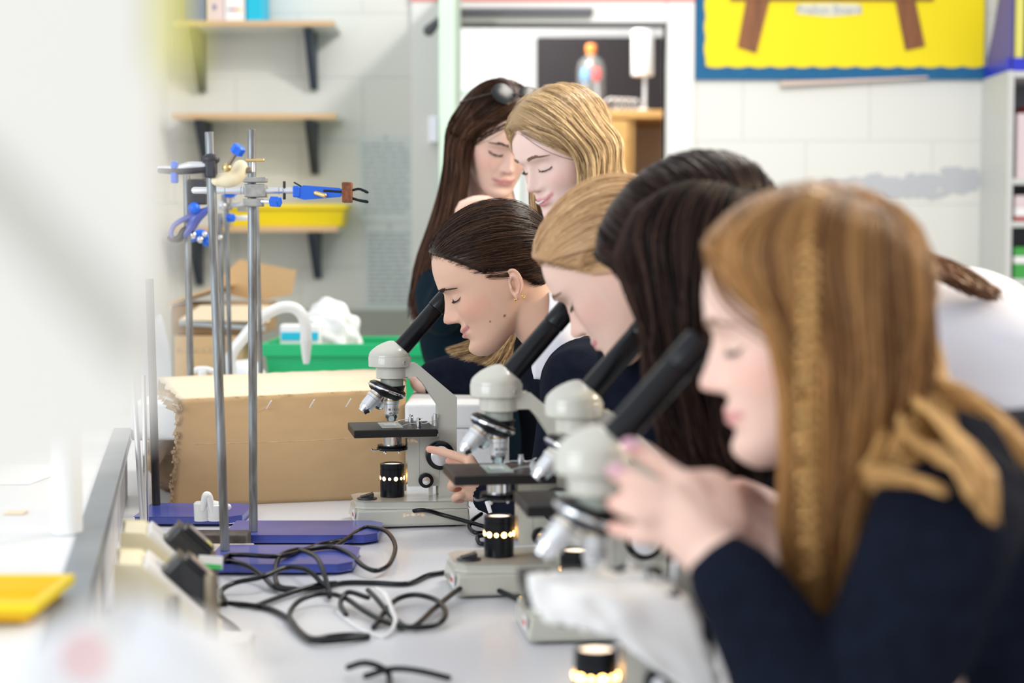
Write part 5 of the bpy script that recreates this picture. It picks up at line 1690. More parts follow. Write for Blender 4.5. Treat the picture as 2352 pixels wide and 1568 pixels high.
def sheet_strands(guides, N, rad, name, m, parent, depth=.008, jit=.0015, K=22, seed=1, tone_f=None, shell=None, ends=.12, wave=0.0, normal=None, vr=None):
    """strands interpolated across a fan of guide curves (world coordinates)"""
    rg = np.random.default_rng(seed)
    G = [catmull([tuple(p) for p in g], 8) for g in guides]
    # resample each guide to K points by index
    def samp(C, n):
        s_ = np.linspace(0, len(C) - 1, n); i0 = np.minimum(s_.astype(int), len(C) - 2); f_ = (s_ - i0)[:, None]
        return C[i0] * (1 - f_) + C[i0 + 1] * f_
    G = np.array([samp(g, 40) for g in G])                      # g,40,3
    u = rg.uniform(0, 1, N)
    Gu = catmull(G.reshape(len(G), -1), 12).reshape(-1, 40, 3)
    s_ = u * (len(Gu) - 1); i0 = np.minimum(s_.astype(int), len(Gu) - 2); f_ = (s_ - i0)[:, None, None]
    Pn = Gu[i0] * (1 - f_) + Gu[i0 + 1] * f_
    # random length
    L_ = 1 - ends * rg.uniform(0, 1, N) ** 2
    a0 = rg.uniform(0, .12, N) if vr is None else rg.uniform(vr[0], vr[1], N)
    out = np.zeros((N, K, 3))
    for k in range(K):
        t = (a0 + (L_ - a0) * k / (K - 1)) * 39
        j0 = np.minimum(t.astype(int), 38); ff = (t - j0)[:, None]
        out[:, k] = Pn[np.arange(N), j0] * (1 - ff) + Pn[np.arange(N), j0 + 1] * ff
    cn = Vector(normal) if normal is not None else Vector((0, -1, 0))
    cn = np.array(cn)
    dd = rg.uniform(-1, 1, N) * depth
    out += cn[None, None, :] * dd[:, None, None]
    ph = rg.uniform(0, 6, (N, 3))
    tt = np.linspace(0, 1, K)
    for c_ in range(3):
        out[:, :, c_] += jit * np.sin(tt[None, :] * (5 + ph[:, 2:3]) + ph[:, c_:c_ + 1]) * (.3 + tt[None, :])
    if wave:
        cl = np.floor(u * 14)
        out[:, :, 0] += wave * np.sin(tt[None, :] * 9 + cl[:, None] * 1.7) * tt[None, :]
    tone = rg.uniform(0, 1, N)
    if tone_f is not None: tone = tone_f(u, rg)
    else:
        tone = np.clip(.5 + .35 * np.sin(u * 37 + seed) + .25 * np.sin(u * 91) + rg.normal(0, .18, N), 0, 1)
    o = strands_mesh(out, rg.uniform(.6, 1.3, N) * rad, name, m, parent, tone)
    if shell is not None:
        me = bpy.data.meshes.new(name + '_inner')
        S = Gu[len(Gu) // 12:] + cn * (-depth * .8)
        nr, nc = S.shape[0], 34
        v = S[:, :nc].reshape(-1, 3)
        f = [(i * nc + j_, i * nc + j_ + 1, (i + 1) * nc + j_ + 1, (i + 1) * nc + j_) for i in range(nr - 1) for j_ in range(nc - 1)]
        me.from_pydata([tuple(p) for p in v], [], f)
        me.polygons.foreach_set('use_smooth', [True] * len(f))
        shell_color(me, shell); me.materials.append(m)
        so_ = bpy.data.objects.new('hair_underlayer', me); COL.objects.link(so_); so_.parent = parent
        md = so_.modifiers.new('s', 'SOLIDIFY'); md.thickness = depth
    return o
def face_hairs(per, parent, side, m, brow=True, lash=True, browlift=0.0, thin=1.0, seed=3, name_b='eyebrow'):
    rg = np.random.default_rng(seed)
    V = HEADV.reshape(-1, 3)
    ff = V[V[:, 0] > .05]
    def surf(y, z):
        d = (ff[:, 1] - y) ** 2 + (ff[:, 2] - z) ** 2
        k = np.argpartition(d, 4)[:4]
        return ff[k, 0].mean()
    if brow:
        N = int(170 * thin); paths = []
        for i in range(N):
            t = rg.uniform(0, 1)
            y = .013 + .034 * t
            z = .0285 + .0045 * math.sin(PI * min(t * .8 + .15, 1)) + rg.uniform(-1, 1) * (.0030 * (1 - t * .75)) + browlift
            L = .0065
            dy, dz = (.9, .35) if t < .6 else (.95, -.28)
            pts = []
            for k in range(5):
                s_ = k / 4 * L
                yy, zz = y + dy * s_, z + dz * s_
                pts.append((surf(yy, zz) + .0006 + .0004 * k / 4, side * yy, zz))
            paths.append(pts)
        strands_mesh(per.w(np.array(paths).reshape(-1, 3)).reshape(N, 5, 3), np.full(N, .00042), name_b, m, parent, rg.uniform(0, 1, N) * .4) if False else None
        A = per.w(np.array(paths).reshape(-1, 3)).reshape(N, 5, 3)
        strands_mesh(A, np.full(N, .00045), name_b, m, parent)
    if lash:
        N = 60; paths = []
        for i in range(N):
            t = rg.uniform(0, 1)
            y = .0175 + .027 * t
            z = np.interp(y, [.016, .024, .032, .040, .046], [.0065, .0045, .0040, .0055, .0085])
            x = surf(y, z)
            pts = []
            for k in range(5):
                s_ = k / 4 * (.0065 + .003 * t)
                pts.append((x - .0006 + s_ * .85, side * (y + s_ * .35 * (t - .2)), z - s_ * .75 + s_ * s_ * 45))
            paths.append(pts)
        yy = np.linspace(.016, .0465, 5)
        for o_ in (-.0003, .0002, .0006):
            zz = np.interp(yy, [.016, .024, .032, .040, .046], [.0065, .0045, .0040, .0055, .0085]) + o_
            for a_, b_ in zip(range(4), range(1, 5)):
                seg = [np.array([surf(yy[a_] * (1 - q_) + yy[b_] * q_, zz[a_] * (1 - q_) + zz[b_] * q_) + .0002, side * (yy[a_] * (1 - q_) + yy[b_] * q_), zz[a_] * (1 - q_) + zz[b_] * q_]) for q_ in np.linspace(-.1, 1.1, 5)]
                paths.append(seg)
        A = np.array(paths)
        n_ = len(A)
        A = per.w(A.reshape(-1, 3)).reshape(n_, 5, 3)
        strands_mesh(A, np.full(n_, .00038), 'eyelashes', M['lash'], parent)
def hand(per, wrist, knuckles, fingers, palm_r=.016, fr=.0075, thumb=None, rad=.11):
    """wrist point, list of 4 knuckle points, list of 4 finger polylines starting at the knuckles"""
    wv = Vector(wrist)
    tips = []
    for i, (kn, fg) in enumerate(zip(knuckles, fingers)):
        kn = Vector(kn)
        a = wv.lerp(kn, .08); mid = wv.lerp(kn, .55)
        per.tube([a, mid, kn], [palm_r * .95, palm_r * .86, fr * 1.35], 14, 5)
        sc_ = (.98, 1.04, 1.0, .86)[i]
        n = len(fg)
        rr = [fr * sc_ * (1.12, 1.0, .97, .84, .8)[min(k, 4)] for k in range(n + 1)]
        per.tube([kn] + [Vector(p) for p in fg], rr, 14, 5)
        tips.append(tuple(fg[-1]))
    if thumb:
        per.tube([Vector(p) for p in thumb], [palm_r * .8, palm_r * .72, fr * 1.12, fr * .92][:len(thumb)], 14, 5)
        tips.append(tuple(thumb[-1]))
    if not hasattr(per, 'hands'): per.hands = []
    per.hands.append((tuple(wv.lerp(Vector(knuckles[1]), .8)), rad, tips))
def collar_piece(name, pts, m, parent, thick=.0015):
    """small cloth patch given as rows of points"""
    A = np.array([catmull([tuple(p) for p in r], 6) for r in pts])
    A = np.array([catmull(A[:, j_], 6) for j_ in range(A.shape[1])]).transpose(1, 0, 2)
    return loft(name, A, m, parent, thick)

FAIR = (.80, .565, .46); LIP = (.60, .24, .235); BLUSH = (.82, .37, .30)

# ------------------------------------------------------------------ 1: the brunette in focus
Yh = 2.715
pA = Person(P(1146, 645, Yh), .955, 5, 26, 0, .8)
Nk = lambda x, y, z: pA.w1((x, y, z))
pA.tube([Nk(-.012, 0, -.005), Nk(-.030, 0, -.055), P(1262, 745, Yh + .01), P(1330, 800, Yh + .03)], [.052, .052, .054, .075], 28)
pA.tube([P(1330, 800, Yh + .03), P(1400, 860, Yh + .08), P(1500, 1050, Yh + .16), P(1560, 1300, Yh + .22)], [.085, .125, .115, .11], 28, flat=((0, 1, 0), 1.25))
shA, elA, wrA = P(1335, 905, 2.60), P(1262, 1168, 2.60), P(1112, 1133, 2.668)
pA.tube([shA, elA, wrA], [.045, .036, .022], 20)
hY = 2.662
kn = [P(1078, 1057, hY), P(1072, 1082, hY - .012), P(1068, 1108, hY - .010), P(1072, 1135, hY - .002)]
fg = [[P(1045, 1046, hY + .006), P(1018, 1038, hY + .012), P(986, 1031, hY + .016)],
      [P(1047, 1080, hY - .018), P(1036, 1092, hY + .002), P(1052, 1098, hY + .012)],
      [P(1046, 1108, hY - .018), P(1037, 1118, hY + .002), P(1054, 1122, hY + .012)],
      [P(1052, 1138, hY - .012), P(1044, 1146, hY + .003), P(1060, 1148, hY + .010)]]
hand(pA, wrA, kn, fg, .0155, .0076, thumb=[P(1110, 1105, hY + .02), P(1078, 1072, hY + .03), P(1050, 1062, hY + .034), P(1032, 1058, hY + .034)])
moles = [(.045, -.0505, .0016), (.020, -.052, .0022)]
bA = body_object('girl', pA, .0022, (.74, .47, .345), (.56, .225, .215), (.78, .30, .21), 'smiling brunette girl with slicked-back hair, squinting into the farthest microscope', moles)
liftA = lambda V: .001 * np.clip((V[:, 2] - .03) / .06, 0, 1) + .004 * np.clip(-V[:, 0] / .08, 0, 1)
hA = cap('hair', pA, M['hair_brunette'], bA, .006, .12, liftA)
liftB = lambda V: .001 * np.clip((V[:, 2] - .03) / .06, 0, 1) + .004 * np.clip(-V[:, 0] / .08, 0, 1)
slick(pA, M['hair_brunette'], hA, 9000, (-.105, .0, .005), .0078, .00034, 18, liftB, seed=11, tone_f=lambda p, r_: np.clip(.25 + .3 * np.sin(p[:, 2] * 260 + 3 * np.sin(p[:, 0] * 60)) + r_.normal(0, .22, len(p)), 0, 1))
# low bun at the nape
bun = Nk(-.122, 0, -.012)
bunm = MB().sphere(bun, .030, 16, sc=(1, 1.15, 1)).build('hair_bun', M['hair_brunette'], hA); shell_color(bunm.data, .15)
rg = np.random.default_rng(5)
N = 900
ph = rg.uniform(0, 2 * PI, N); el = rg.normal(0, .55, N); Lr = rg.uniform(.8, 1.7, N)
A = np.zeros((N, 12, 3))
for k in range(12):
    a_ = ph + Lr * k / 11
    A[:, k] = np.array(bun) + .031 * np.stack([np.cos(a_) * np.cos(el), 1.12 * np.sin(el + .3 * np.sin(a_ * 2)), np.sin(a_) * np.cos(el)], 1) * (1 + rg.uniform(0, .10, (N, 1)))
strands_mesh(A, np.full(N, .0005), 'bun_strands', M['hair_brunette'], hA)
face_hairs(pA, bA, 1, M['brow_dark'], seed=4, browlift=-.005, thin=1.5)
face_hairs(pA, bA, -1, M['brow_dark'], seed=5)
# squint creases by the eye
for z0_, dz_ in ((.008, .010), (.0045, .003)):
    pass
er = Nk(-.006, .0785, -.0345)
MB().sphere(er, .0022, 10).build('ear_stud', M['gold'], bA)
er2 = Nk(-.018, .080, -.034)
MB().sphere(er2, .0014, 8).tube([er2, er2 + Vector((.0035, 0, -.003)), er2 + Vector((.005, .002, .001))], .0006, 6).build('ear_ring', M['gold'], bA)
# clothing
jA = [tube_mesh([P(1325, 830, Yh + .04), P(1400, 880, Yh + .09), P(1500, 1050, Yh + .16), P(1560, 1300, Yh + .22)], [.10, .145, .135, .13], 32, 6, ((0, 1, 0), 1.25)),
      tube_mesh([P(1345, 880, 2.63), shA, elA, wrA.lerp(elA, .06)], [.075, .060, .047, .0275], 24)]
jo = cloth('jumper', jA, .005, M['wool'], bA, 12, .004, 1)
# ribbed cuff
rb = MB()
d_ = (elA - wrA).normalized()
prof = []
for i in range(40):
    t = i / 39
    prof.append((.0262 + .006 * t + .0009 * math.sin(i * 2.6), t * .052))
cf = MB()
nn = 72
qv = Vector((0, 0, 1)).rotation_difference(d_)
v = []; f = []
for i in range(14):
    t = i / 13
    for k in range(nn):
        a_ = 2 * PI * k / nn
        r_ = (.0255 + .008 * t + .0011 * math.cos(a_ * 24)) * (1 if i else .88)
        v.append(wrA + d_ * (t * .055 - .006) + qv @ Vector((r_ * math.cos(a_), r_ * math.sin(a_), 0)))
for i in range(13):
    for k in range(nn):
        j_ = (k + 1) % nn
        f.append((i * nn + k, i * nn + j_, (i + 1) * nn + j_, (i + 1) * nn + k))
cf.add(v, f).build('ribbed_cuff', M['wool'], jo)
# white shirt collar, tie
yq = Yh - .065
collar_piece('shirt_collar', [[P(1256, 660, yq + .05), P(1262, 690, yq + .01), P(1252, 760, yq - .01), P(1222, 830, yq), P(1226, 870, yq)],
                              [P(1290, 672, yq + .06), P(1300, 710, yq + .01), P(1300, 780, yq - .015), P(1290, 840, yq - .01), P(1268, 872, yq)],
                              [P(1312, 700, yq + .08), P(1335, 730, yq + .03), P(1345, 790, yq + .005), P(1330, 850, yq), P(1318, 868, yq + .01)]], M['shirt'], bA)
collar_piece('shirt_collar', [[P(1222, 842, yq + .09), P(1230, 860, yq + .08), P(1242, 878, yq + .07)], [P(1240, 820, yq + .08), P(1250, 850, yq + .06), P(1262, 872, yq + .05)]], M['shirt'], bA)
collar_piece('tie', [[P(1240, 842, yq + .03), P(1262, 865, yq + .005), P(1285, 890, yq)], [P(1252, 832, yq + .03), P(1275, 860, yq + .005), P(1300, 884, yq)]], M['tie_yellow'], bA)
collar_piece('tie_tail', [[P(1225, 850, yq + .04), P(1262, 905, yq + .02), P(1300, 960, yq + .02)], [P(1242, 850, yq + .03), P(1285, 905, yq + .01), P(1330, 950, yq + .02)]], M['tie_dark'], bA)
MB().cyl(P(1120, 1150, 2.625), P(1129, 1176, 2.625), .0050, 16).build('watch_strap', M['label_white'], bA)

# ------------------------------------------------------------------ 2: blonde with tied-back hair
Yh = 2.20
pB = Person(P(1434, 632, Yh), .935, -20, 38, 0, 0)
Nk = lambda x, y, z: pB.w1((x, y, z))
pB.tube([Nk(-.012, 0, -.005), Nk(-.040, 0, -.05), P(1560, 690, Yh + .05), P(1640, 760, Yh + .08)], [.052, .052, .055, .07], 24)
shB = P(1700, 900, Yh - .02); elB = P(1560, 1230, Yh - .02); wrB = P(1480, 1235, Yh + .10)
pB.tube([P(1600, 740, Yh + .08), P(1700, 850, Yh + .14), P(1850, 1100, Yh + .22), P(1900, 1400, Yh + .25)], [.075, .11, .11, .10], 24, flat=((0, 1, 0), 1.2))
pB.tube([P(1640, 820, Yh + .0), shB, P(1600, 1080, Yh - .02)], [.05, .045, .035], 18)
bB = body_object('girl', pB, .0032, (.80, .56, .47), (.66, .27, .27), (.82, .38, .33), 'girl with tied-back light blonde hair at the second farthest microscope')
liftC = lambda V: .003 * np.clip((V[:, 2] - .02) / .06, 0, 1) + .005 * np.clip(-V[:, 0] / .08, 0, 1)
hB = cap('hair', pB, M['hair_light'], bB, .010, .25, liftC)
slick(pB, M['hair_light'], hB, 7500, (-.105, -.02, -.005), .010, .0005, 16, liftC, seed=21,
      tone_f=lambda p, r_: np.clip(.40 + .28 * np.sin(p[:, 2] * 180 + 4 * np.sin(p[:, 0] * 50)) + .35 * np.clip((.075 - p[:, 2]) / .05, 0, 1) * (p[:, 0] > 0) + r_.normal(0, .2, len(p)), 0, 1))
bun = Nk(-.125, -.02, -.005)
bm_ = MB().sphere(bun, .040, 16, sc=(1, 1.1, 1)).build('hair_bun', M['hair_light'], hB); shell_color(bm_.data, .45)
face_hairs(pB, bB, 1, M['brow_fair'], seed=6, thin=.8)
MB().sphere(Nk(-.007, .080, -.036), .0042, 14).build('pearl_stud', M['pearl'], bB)
jB = [tube_mesh([P(1560, 800, Yh + .12), P(1640, 840, Yh + .13), P(1850, 1100, Yh + .22), P(1900, 1400, Yh + .25)], [.085, .135, .135, .13], 28, 6, ((0, 1, 0), 1.2)),
      tube_mesh([P(1490, 850, Yh + .10), P(1500, 960, Yh + .11), P(1540, 1120, Yh + .10)], [.075, .10, .10], 24),
      tube_mesh([P(1640, 850, Yh + .02), shB, elB], [.07, .062, .045], 22)]
cloth('jumper', jB, .006, M['wool'], bB, 12, .004, 2)

# ------------------------------------------------------------------ 3: dark hair falling forward, white shirt
Yh = 1.90
pC = Person(P(1648, 628, Yh), .97, -8, 42, 0, 0)
Nk = lambda x, y, z: pC.w1((x, y, z))
pC.tube([Nk(-.012, 0, -.005), Nk(-.040, 0, -.05), P(1800, 700, Yh + .03), P(1930, 740, Yh + .05)], [.052, .052, .056, .07], 24)
pC.tube([P(1920, 770, Yh + .05), P(2080, 810, Yh + .10), P(2300, 990, Yh + .14), P(2480, 1290, Yh + .16)], [.06, .085, .09, .09], 24, flat=((0, 1, 0), 1.2))
wrC = P(1700, 1150, 1.72); elC = P(1900, 1240, 1.70); shC = P(1990, 900, 1.78)
pC.tube([shC, elC, wrC], [.045, .038, .024], 18)
hY = 1.72
kn = [P(1650, 1120, hY + .01), P(1652, 1135, hY), P(1655, 1150, hY - .005), P(1660, 1165, hY - .005)]
fg = [[P(1630, 1105, hY + .02), P(1612, 1098, hY + .03), P(1600, 1100, hY + .03)], [P(1628, 1122, hY + .01), P(1612, 1120, hY + .02), P(1602, 1125, hY + .03)],
      [P(1632, 1142, hY), P(1618, 1144, hY + .01), P(1608, 1148, hY + .02)], [P(1640, 1162, hY), P(1628, 1166, hY + .01), P(1620, 1168, hY + .02)]]
hand(pC, wrC, kn, fg, .016, .0078)
bC = body_object('girl', pC, .0035, (.78, .53, .43), LIP, (.80, .37, .31), 'girl with long dark hair hanging over her face, bending in a white shirt')
liftD = lambda V: .010 * np.clip((V[:, 2] - .0) / .06, 0, 1)
hC_ = cap('hair', pC, M['hair_dark'], bC, .012, .2, liftD)
slick(pC, M['hair_dark'], hC_, 4000, fall_target(), .014, .0008, 14, liftD, seed=71, tone_f=wave_tone(.3, .2, .15), name='crown_strands')
def dirs_guides(per, part, pts_list): return [[per.w1(p) for p in g] for g in pts_list]
yn = Yh - .085
gd = [[P(1560, 430, Yh - .02), P(1470, 470, yn + .02), P(1420, 560, yn), P(1416, 610, yn), P(1440, 660, yn - .005), P(1478, 760, yn - .005), P(1480, 880, yn), P(1500, 960, yn), P(1520, 1040, yn + .01)],
      [P(1600, 400, Yh - .02), P(1510, 450, yn + .01), P(1462, 540, yn - .01), P(1480, 640, yn - .015), P(1500, 760, yn - .015), P(1510, 880, yn - .01), P(1540, 980, yn), P(1570, 1060, yn)],
      [P(1640, 388, Yh - .02), P(1560, 440, yn + .01), P(1520, 540, yn - .015), P(1530, 660, yn - .02), P(1545, 780, yn - .02), P(1560, 900, yn - .01), P(1590, 1010, yn), P(1620, 1090, yn)],
      [P(1680, 388, Yh - .01), P(1620, 440, yn + .005), P(1590, 540, yn - .02), P(1590, 680, yn - .025), P(1600, 800, yn - .02), P(1620, 920, yn - .01), P(1650, 1030, yn), P(1680, 1110, yn)],
      [P(1720, 400, Yh), P(1690, 450, yn + .01), P(1660, 560, yn - .015), P(1655, 700, yn - .02), P(1665, 820, yn - .02), P(1690, 940, yn - .01), P(1710, 1040, yn), P(1730, 1110, yn + .01)],
      [P(1760, 420, Yh + .01), P(1760, 480, yn + .02), P(1745, 600, yn - .005), P(1730, 740, yn - .01), P(1735, 860, yn - .01), P(1750, 960, yn), P(1775, 1040, yn + .01), P(1790, 1100, yn + .02)]]
sheet_strands(gd, 3600, .0011, 'hair_strands', M['hair_dark'], hC_, .014, .003, 22, 31, shell=.12, wave=.004,
              tone_f=lambda u, r_: np.clip(.25 + .25 * np.sin(u * 40) + .2 * np.sin(u * 97) + r_.normal(0, .15, len(u)), 0, 1))
# brown hair lying over her back
gd = [[P(1960, 560, Yh + .02), P(2060, 560, Yh), P(2130, 585, Yh), P(2200, 615, Yh), P(2270, 660, Yh + .01), P(2295, 680, Yh + .01)],
      [P(1960, 590, Yh), P(2060, 590, Yh - .02), P(2140, 610, Yh - .01), P(2200, 635, Yh - .01), P(2255, 668, Yh), P(2280, 685, Yh)],
      [P(1960, 620, Yh - .02), P(2060, 620, Yh - .04), P(2130, 628, Yh - .03), P(2180, 645, Yh - .02), P(2220, 664, Yh - .01), P(2240, 672, Yh)]]
sheet_strands(gd, 500, .0010, 'hair_strands', M['hair_red_brown'], hC_, .010, .004, 18, 33, shell=.2, ends=.35)
sC = [tube_mesh([P(1960, 780, Yh + .06), P(2100, 790, Yh + .10), P(2260, 880, Yh + .13), P(2420, 1080, Yh + .15), P(2540, 1350, Yh + .16)], [.075, .100, .125, .135, .13], 28, 6, ((0, 1, 0), 1.2)),
      tube_mesh([P(2000, 830, 1.84), P(1995, 900, 1.78), P(1950, 1060, 1.74)], [.065, .058, .05], 22),
      ]
cloth('white_shirt', sC, .006, M['shirt'], bC, 10, .011, 3)

# ------------------------------------------------------------------ 4: nearest girl, long golden hair with a braid
Yh = 1.40
pD = Person(P(1885, 775, Yh), .935, -3, 11, 0, 0)
Nk = lambda x, y, z: pD.w1((x, y, z))
pD.tube([Nk(-.012, 0, -.005), Nk(-.030, 0, -.06), P(2020, 1040, Yh + .01), P(2080, 1130, Yh + .02)], [.052, .052, .056, .08], 24)
pD.tube([P(2080, 1130, Yh + .02), P(2180, 1250, Yh + .03), P(2290, 1500, Yh + .04), P(2390, 1800, Yh + .05)], [.075, .10, .10, .09], 28, flat=((0, 1, 0), 1.35))
shD, elD, wrD = P(2165, 1240, 1.26), P(1960, 1760, 1.22), P(1650, 1290, 1.27)
pD.tube([shD, elD, wrD], [.045, .040, .025], 20)
hY = 1.285
kn = [P(1572, 1110, hY + .015), P(1545, 1140, hY - .002), P(1530, 1180, hY - .006), P(1535, 1225, hY)]
fg = [[P(1525, 1075, hY + .02), P(1480, 1042, hY + .022), P(1443, 1022, hY + .02)],
      [P(1490, 1120, hY - .006), P(1445, 1098, hY - .004), P(1412, 1080, hY)],
      [P(1480, 1180, hY - .012), P(1440, 1165, hY - .008), P(1412, 1155, hY)],
      [P(1490, 1232, hY - .006), P(1445, 1222, hY), P(1408, 1212, hY + .006)]]
hand(pD, wrD, kn, fg, .0185, .0086, thumb=[P(1680, 1200, hY + .05), P(1650, 1120, hY + .055), P(1600, 1105, hY + .05), P(1555, 1100, hY + .045)], rad=.13)
# second hand behind the first
wrD2 = P(1850, 1230, 1.42); hY2 = 1.42
pD.tube([P(2150, 1300, 1.52), P(2000, 1500, 1.48), wrD2], [.045, .040, .024], 18)
kn2 = [P(1780, 1190, hY2), P(1775, 1215, hY2 - .01), P(1775, 1245, hY2 - .01), P(1785, 1270, hY2)]
fg2 = [[P(1745, 1150, hY2), P(1715, 1125, hY2 - .01), P(1690, 1115, hY2 - .02)], [P(1735, 1190, hY2 - .015), P(1705, 1175, hY2 - .02), P(1680, 1165, hY2 - .03)],
       [P(1735, 1235, hY2 - .015), P(1705, 1225, hY2 - .02), P(1680, 1215, hY2 - .03)], [P(1745, 1265, hY2 - .01), P(1720, 1260, hY2 - .02), P(1700, 1255, hY2 - .02)]]
hand(pD, wrD2, kn2, fg2, .0175, .0084)
bD = body_object('girl', pD, .0034, (.82, .57, .475), (.70, .32, .31), (.86, .42, .35), 'nearest girl with long golden brown hair and a thin braid, hands pressed together')
for t0, t1 in (((1443, 1022), .020), ((1412, 1080), .0)):
    p = P(t0[0] + 4, t0[1] - 2, hY + t1 - .0075)
    MB().sphere(p, .0062, 10, sc=(1.1, .35, .8)).build('fingernail', M['nail'], bD)
liftE = lambda V: .006 * np.clip((V[:, 2] - .0) / .08, 0, 1)
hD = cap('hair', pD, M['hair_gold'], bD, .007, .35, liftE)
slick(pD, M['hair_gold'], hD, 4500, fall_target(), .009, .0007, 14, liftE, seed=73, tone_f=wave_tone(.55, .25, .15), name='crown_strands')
yn = Yh - .082
gd = [  # from the parting down the near side of the head
      [P(1890, 432, Yh - .01), P(1790, 455, yn + .035), P(1690, 530, yn + .02), P(1668, 600, yn + .012), P(1720, 680, yn + .006), P(1770, 760, yn), P(1800, 900, yn - .002), P(1800, 1060, yn), P(1790, 1220, yn), P(1830, 1380, yn + .01), P(1860, 1480, yn + .01)],
      [P(1900, 428, Yh - .01), P(1820, 450, yn + .03), P(1750, 530, yn + .008), P(1745, 620, yn + .0), P(1780, 710, yn - .004), P(1815, 800, yn - .008), P(1830, 930, yn - .008), P(1830, 1080, yn - .004), P(1820, 1240, yn), P(1850, 1390, yn), P(1880, 1490, yn)],
      [P(1915, 425, Yh), P(1860, 455, yn + .02), P(1825, 540, yn - .002), P(1825, 640, yn - .010), P(1850, 740, yn - .014), P(1870, 840, yn - .016), P(1875, 960, yn - .014), P(1870, 1100, yn - .008), P(1860, 1250, yn - .004), P(1880, 1400, yn), P(1900, 1500, yn)],
      [P(1940, 425, Yh), P(1910, 470, yn + .015), P(1895, 560, yn - .008), P(1900, 660, yn - .016), P(1915, 770, yn - .020), P(1925, 870, yn - .020), P(1925, 990, yn - .016), P(1915, 1120, yn - .010), P(1900, 1260, yn - .006), P(1905, 1400, yn), P(1915, 1500, yn)],
      [P(1975, 435, Yh), P(1970, 490, yn + .015), P(1965, 580, yn - .008), P(1970, 680, yn - .018), P(1980, 790, yn - .022), P(1985, 890, yn - .022), P(1975, 1000, yn - .018), P(1955, 1120, yn - .012), P(1930, 1260, yn - .006), P(1920, 1400, yn), P(1925, 1490, yn)],
      [P(2010, 455, Yh), P(2030, 510, yn + .02), P(2035, 600, yn), P(2040, 700, yn - .014), P(2045, 800, yn - .018), P(2045, 900, yn - .018), P(2020, 1010, yn - .014), P(1985, 1120, yn - .010), P(1950, 1250, yn - .004), P(1935, 1390, yn), P(1935, 1480, yn)],
      [P(2040, 480, Yh + .01), P(2085, 550, yn + .035), P(2100, 640, yn + .015), P(2105, 730, yn + .002), P(2100, 820, yn - .006), P(2090, 920, yn - .010), P(2050, 1020, yn - .010), P(2005, 1120, yn - .008), P(1965, 1240, yn), P(1945, 1380, yn), P(1940, 1470, yn)],
      [P(2060, 510, Yh + .02), P(2125, 600, yn + .06), P(2140, 690, yn + .045), P(2145, 770, yn + .03), P(2135, 860, yn + .015), P(2110, 940, yn + .005), P(2065, 1040, yn + .002), P(2015, 1130, yn), P(1975, 1240, yn), P(1950, 1370, yn), P(1945, 1460, yn)]]
sheet_strands(gd, 5200, .00085, 'hair_strands', M['hair_gold'], hD, .012, .003, 26, 41, shell=.30, ends=.18, wave=.004,
              tone_f=lambda u, r_: np.clip(.42 + .28 * np.sin(u * 23 + 1) + .18 * np.sin(u * 61) + r_.normal(0, .16, len(u)) - .12 * (u > .45), 0, 1))
# hair behind, falling down the back over the jumper
def lock(cl, wd, n_, sd, ends=.5):
    c_ = [P(*q_) for q_ in cl]
    g = [[p + Vector((sg_ * wd * (1 if k < len(c_) - 2 else .45), 0, -sg_ * wd * .8 * (1 if k < len(c_) - 2 else .45))) for k, p in enumerate(c_)] for sg_ in (-1, 0, 1)]
    sheet_strands(g, n_, .0007, 'hair_lock', M['hair_gold_light'], hD, .006, .002, 22, sd, ends=ends)
lock([(2070, 620, Yh - .02), (2120, 790, Yh - .04), (2140, 880, Yh - .07), (2190, 905, Yh - .08), (2260, 930, Yh - .09), (2330, 1000, Yh - .11), (2370, 1080, Yh - .12)], .016, 700, 43)
lock([(2060, 640, Yh - .03), (2110, 820, Yh - .05), (2130, 940, Yh - .10), (2185, 985, Yh - .15), (2235, 1050, Yh - .185), (2262, 1120, Yh - .20), (2268, 1190, Yh - .205)], .014, 650, 44)
lock([(2050, 660, Yh - .04), (2090, 840, Yh - .06), (2085, 960, Yh - .10), (2120, 1030, Yh - .16), (2190, 1060, Yh - .19), (2225, 1110, Yh - .205), (2235, 1150, Yh - .21)], .009, 350, 45)
lock([(2040, 700, Yh - .05), (2060, 900, Yh - .08), (2030, 1040, Yh - .12), (2000, 1090, Yh - .15), (2060, 1095, Yh - .18), (2120, 1108, Yh - .195), (2170, 1130, Yh - .205)], .006, 260, 46)
lock([(2060, 620, Yh - .02), (2130, 820, Yh - .05), (2150, 960, Yh - .10), (2120, 1010, Yh - .12), (2060, 1060, Yh - .13), (1990, 1120, Yh - .11)], .014, 450, 47)
# thin braid from the parting
bp = catmull([tuple(P(*q_)) for q_ in ((1868, 440, Yh - .06), (1862, 500, yn + .0), (1856, 600, yn - .018), (1853, 720, yn - .026), (1850, 850, yn - .026), (1848, 980, yn - .022), (1850, 1100, yn - .018), (1858, 1220, yn - .014), (1862, 1330, yn - .010))], 12)
N = 1500
rg = np.random.default_rng(9)
tt = np.linspace(0, 1, len(bp))
s_ = np.linspace(0, len(bp) - 1, 110)
C = np.array([np.interp(s_, np.arange(len(bp)), bp[:, k]) for k in range(3)]).T
A = []
for st in range(3):
    for i in range(110):
        a_, b_ = rg.uniform(0, 2 * PI), .0036 * math.sqrt(rg.uniform(0, 1))
        t = np.arange(110)
        w1 = .0052 * np.sin(t * .62 + st * 2 * PI / 3)
        w2 = .0034 * np.sin(2 * (t * .62 + st * 2 * PI / 3))
        A.append(C + np.stack([w1 + b_ * math.cos(a_), -w2 - .002 + b_ * math.sin(a_), 0 * t], 1))
strands_mesh(np.array(A), np.full(len(A), .0007), 'braid', M['hair_gold_light'], hD)
face_hairs(pD, bD, 1, M['brow_fair'], seed=8, thin=.8)
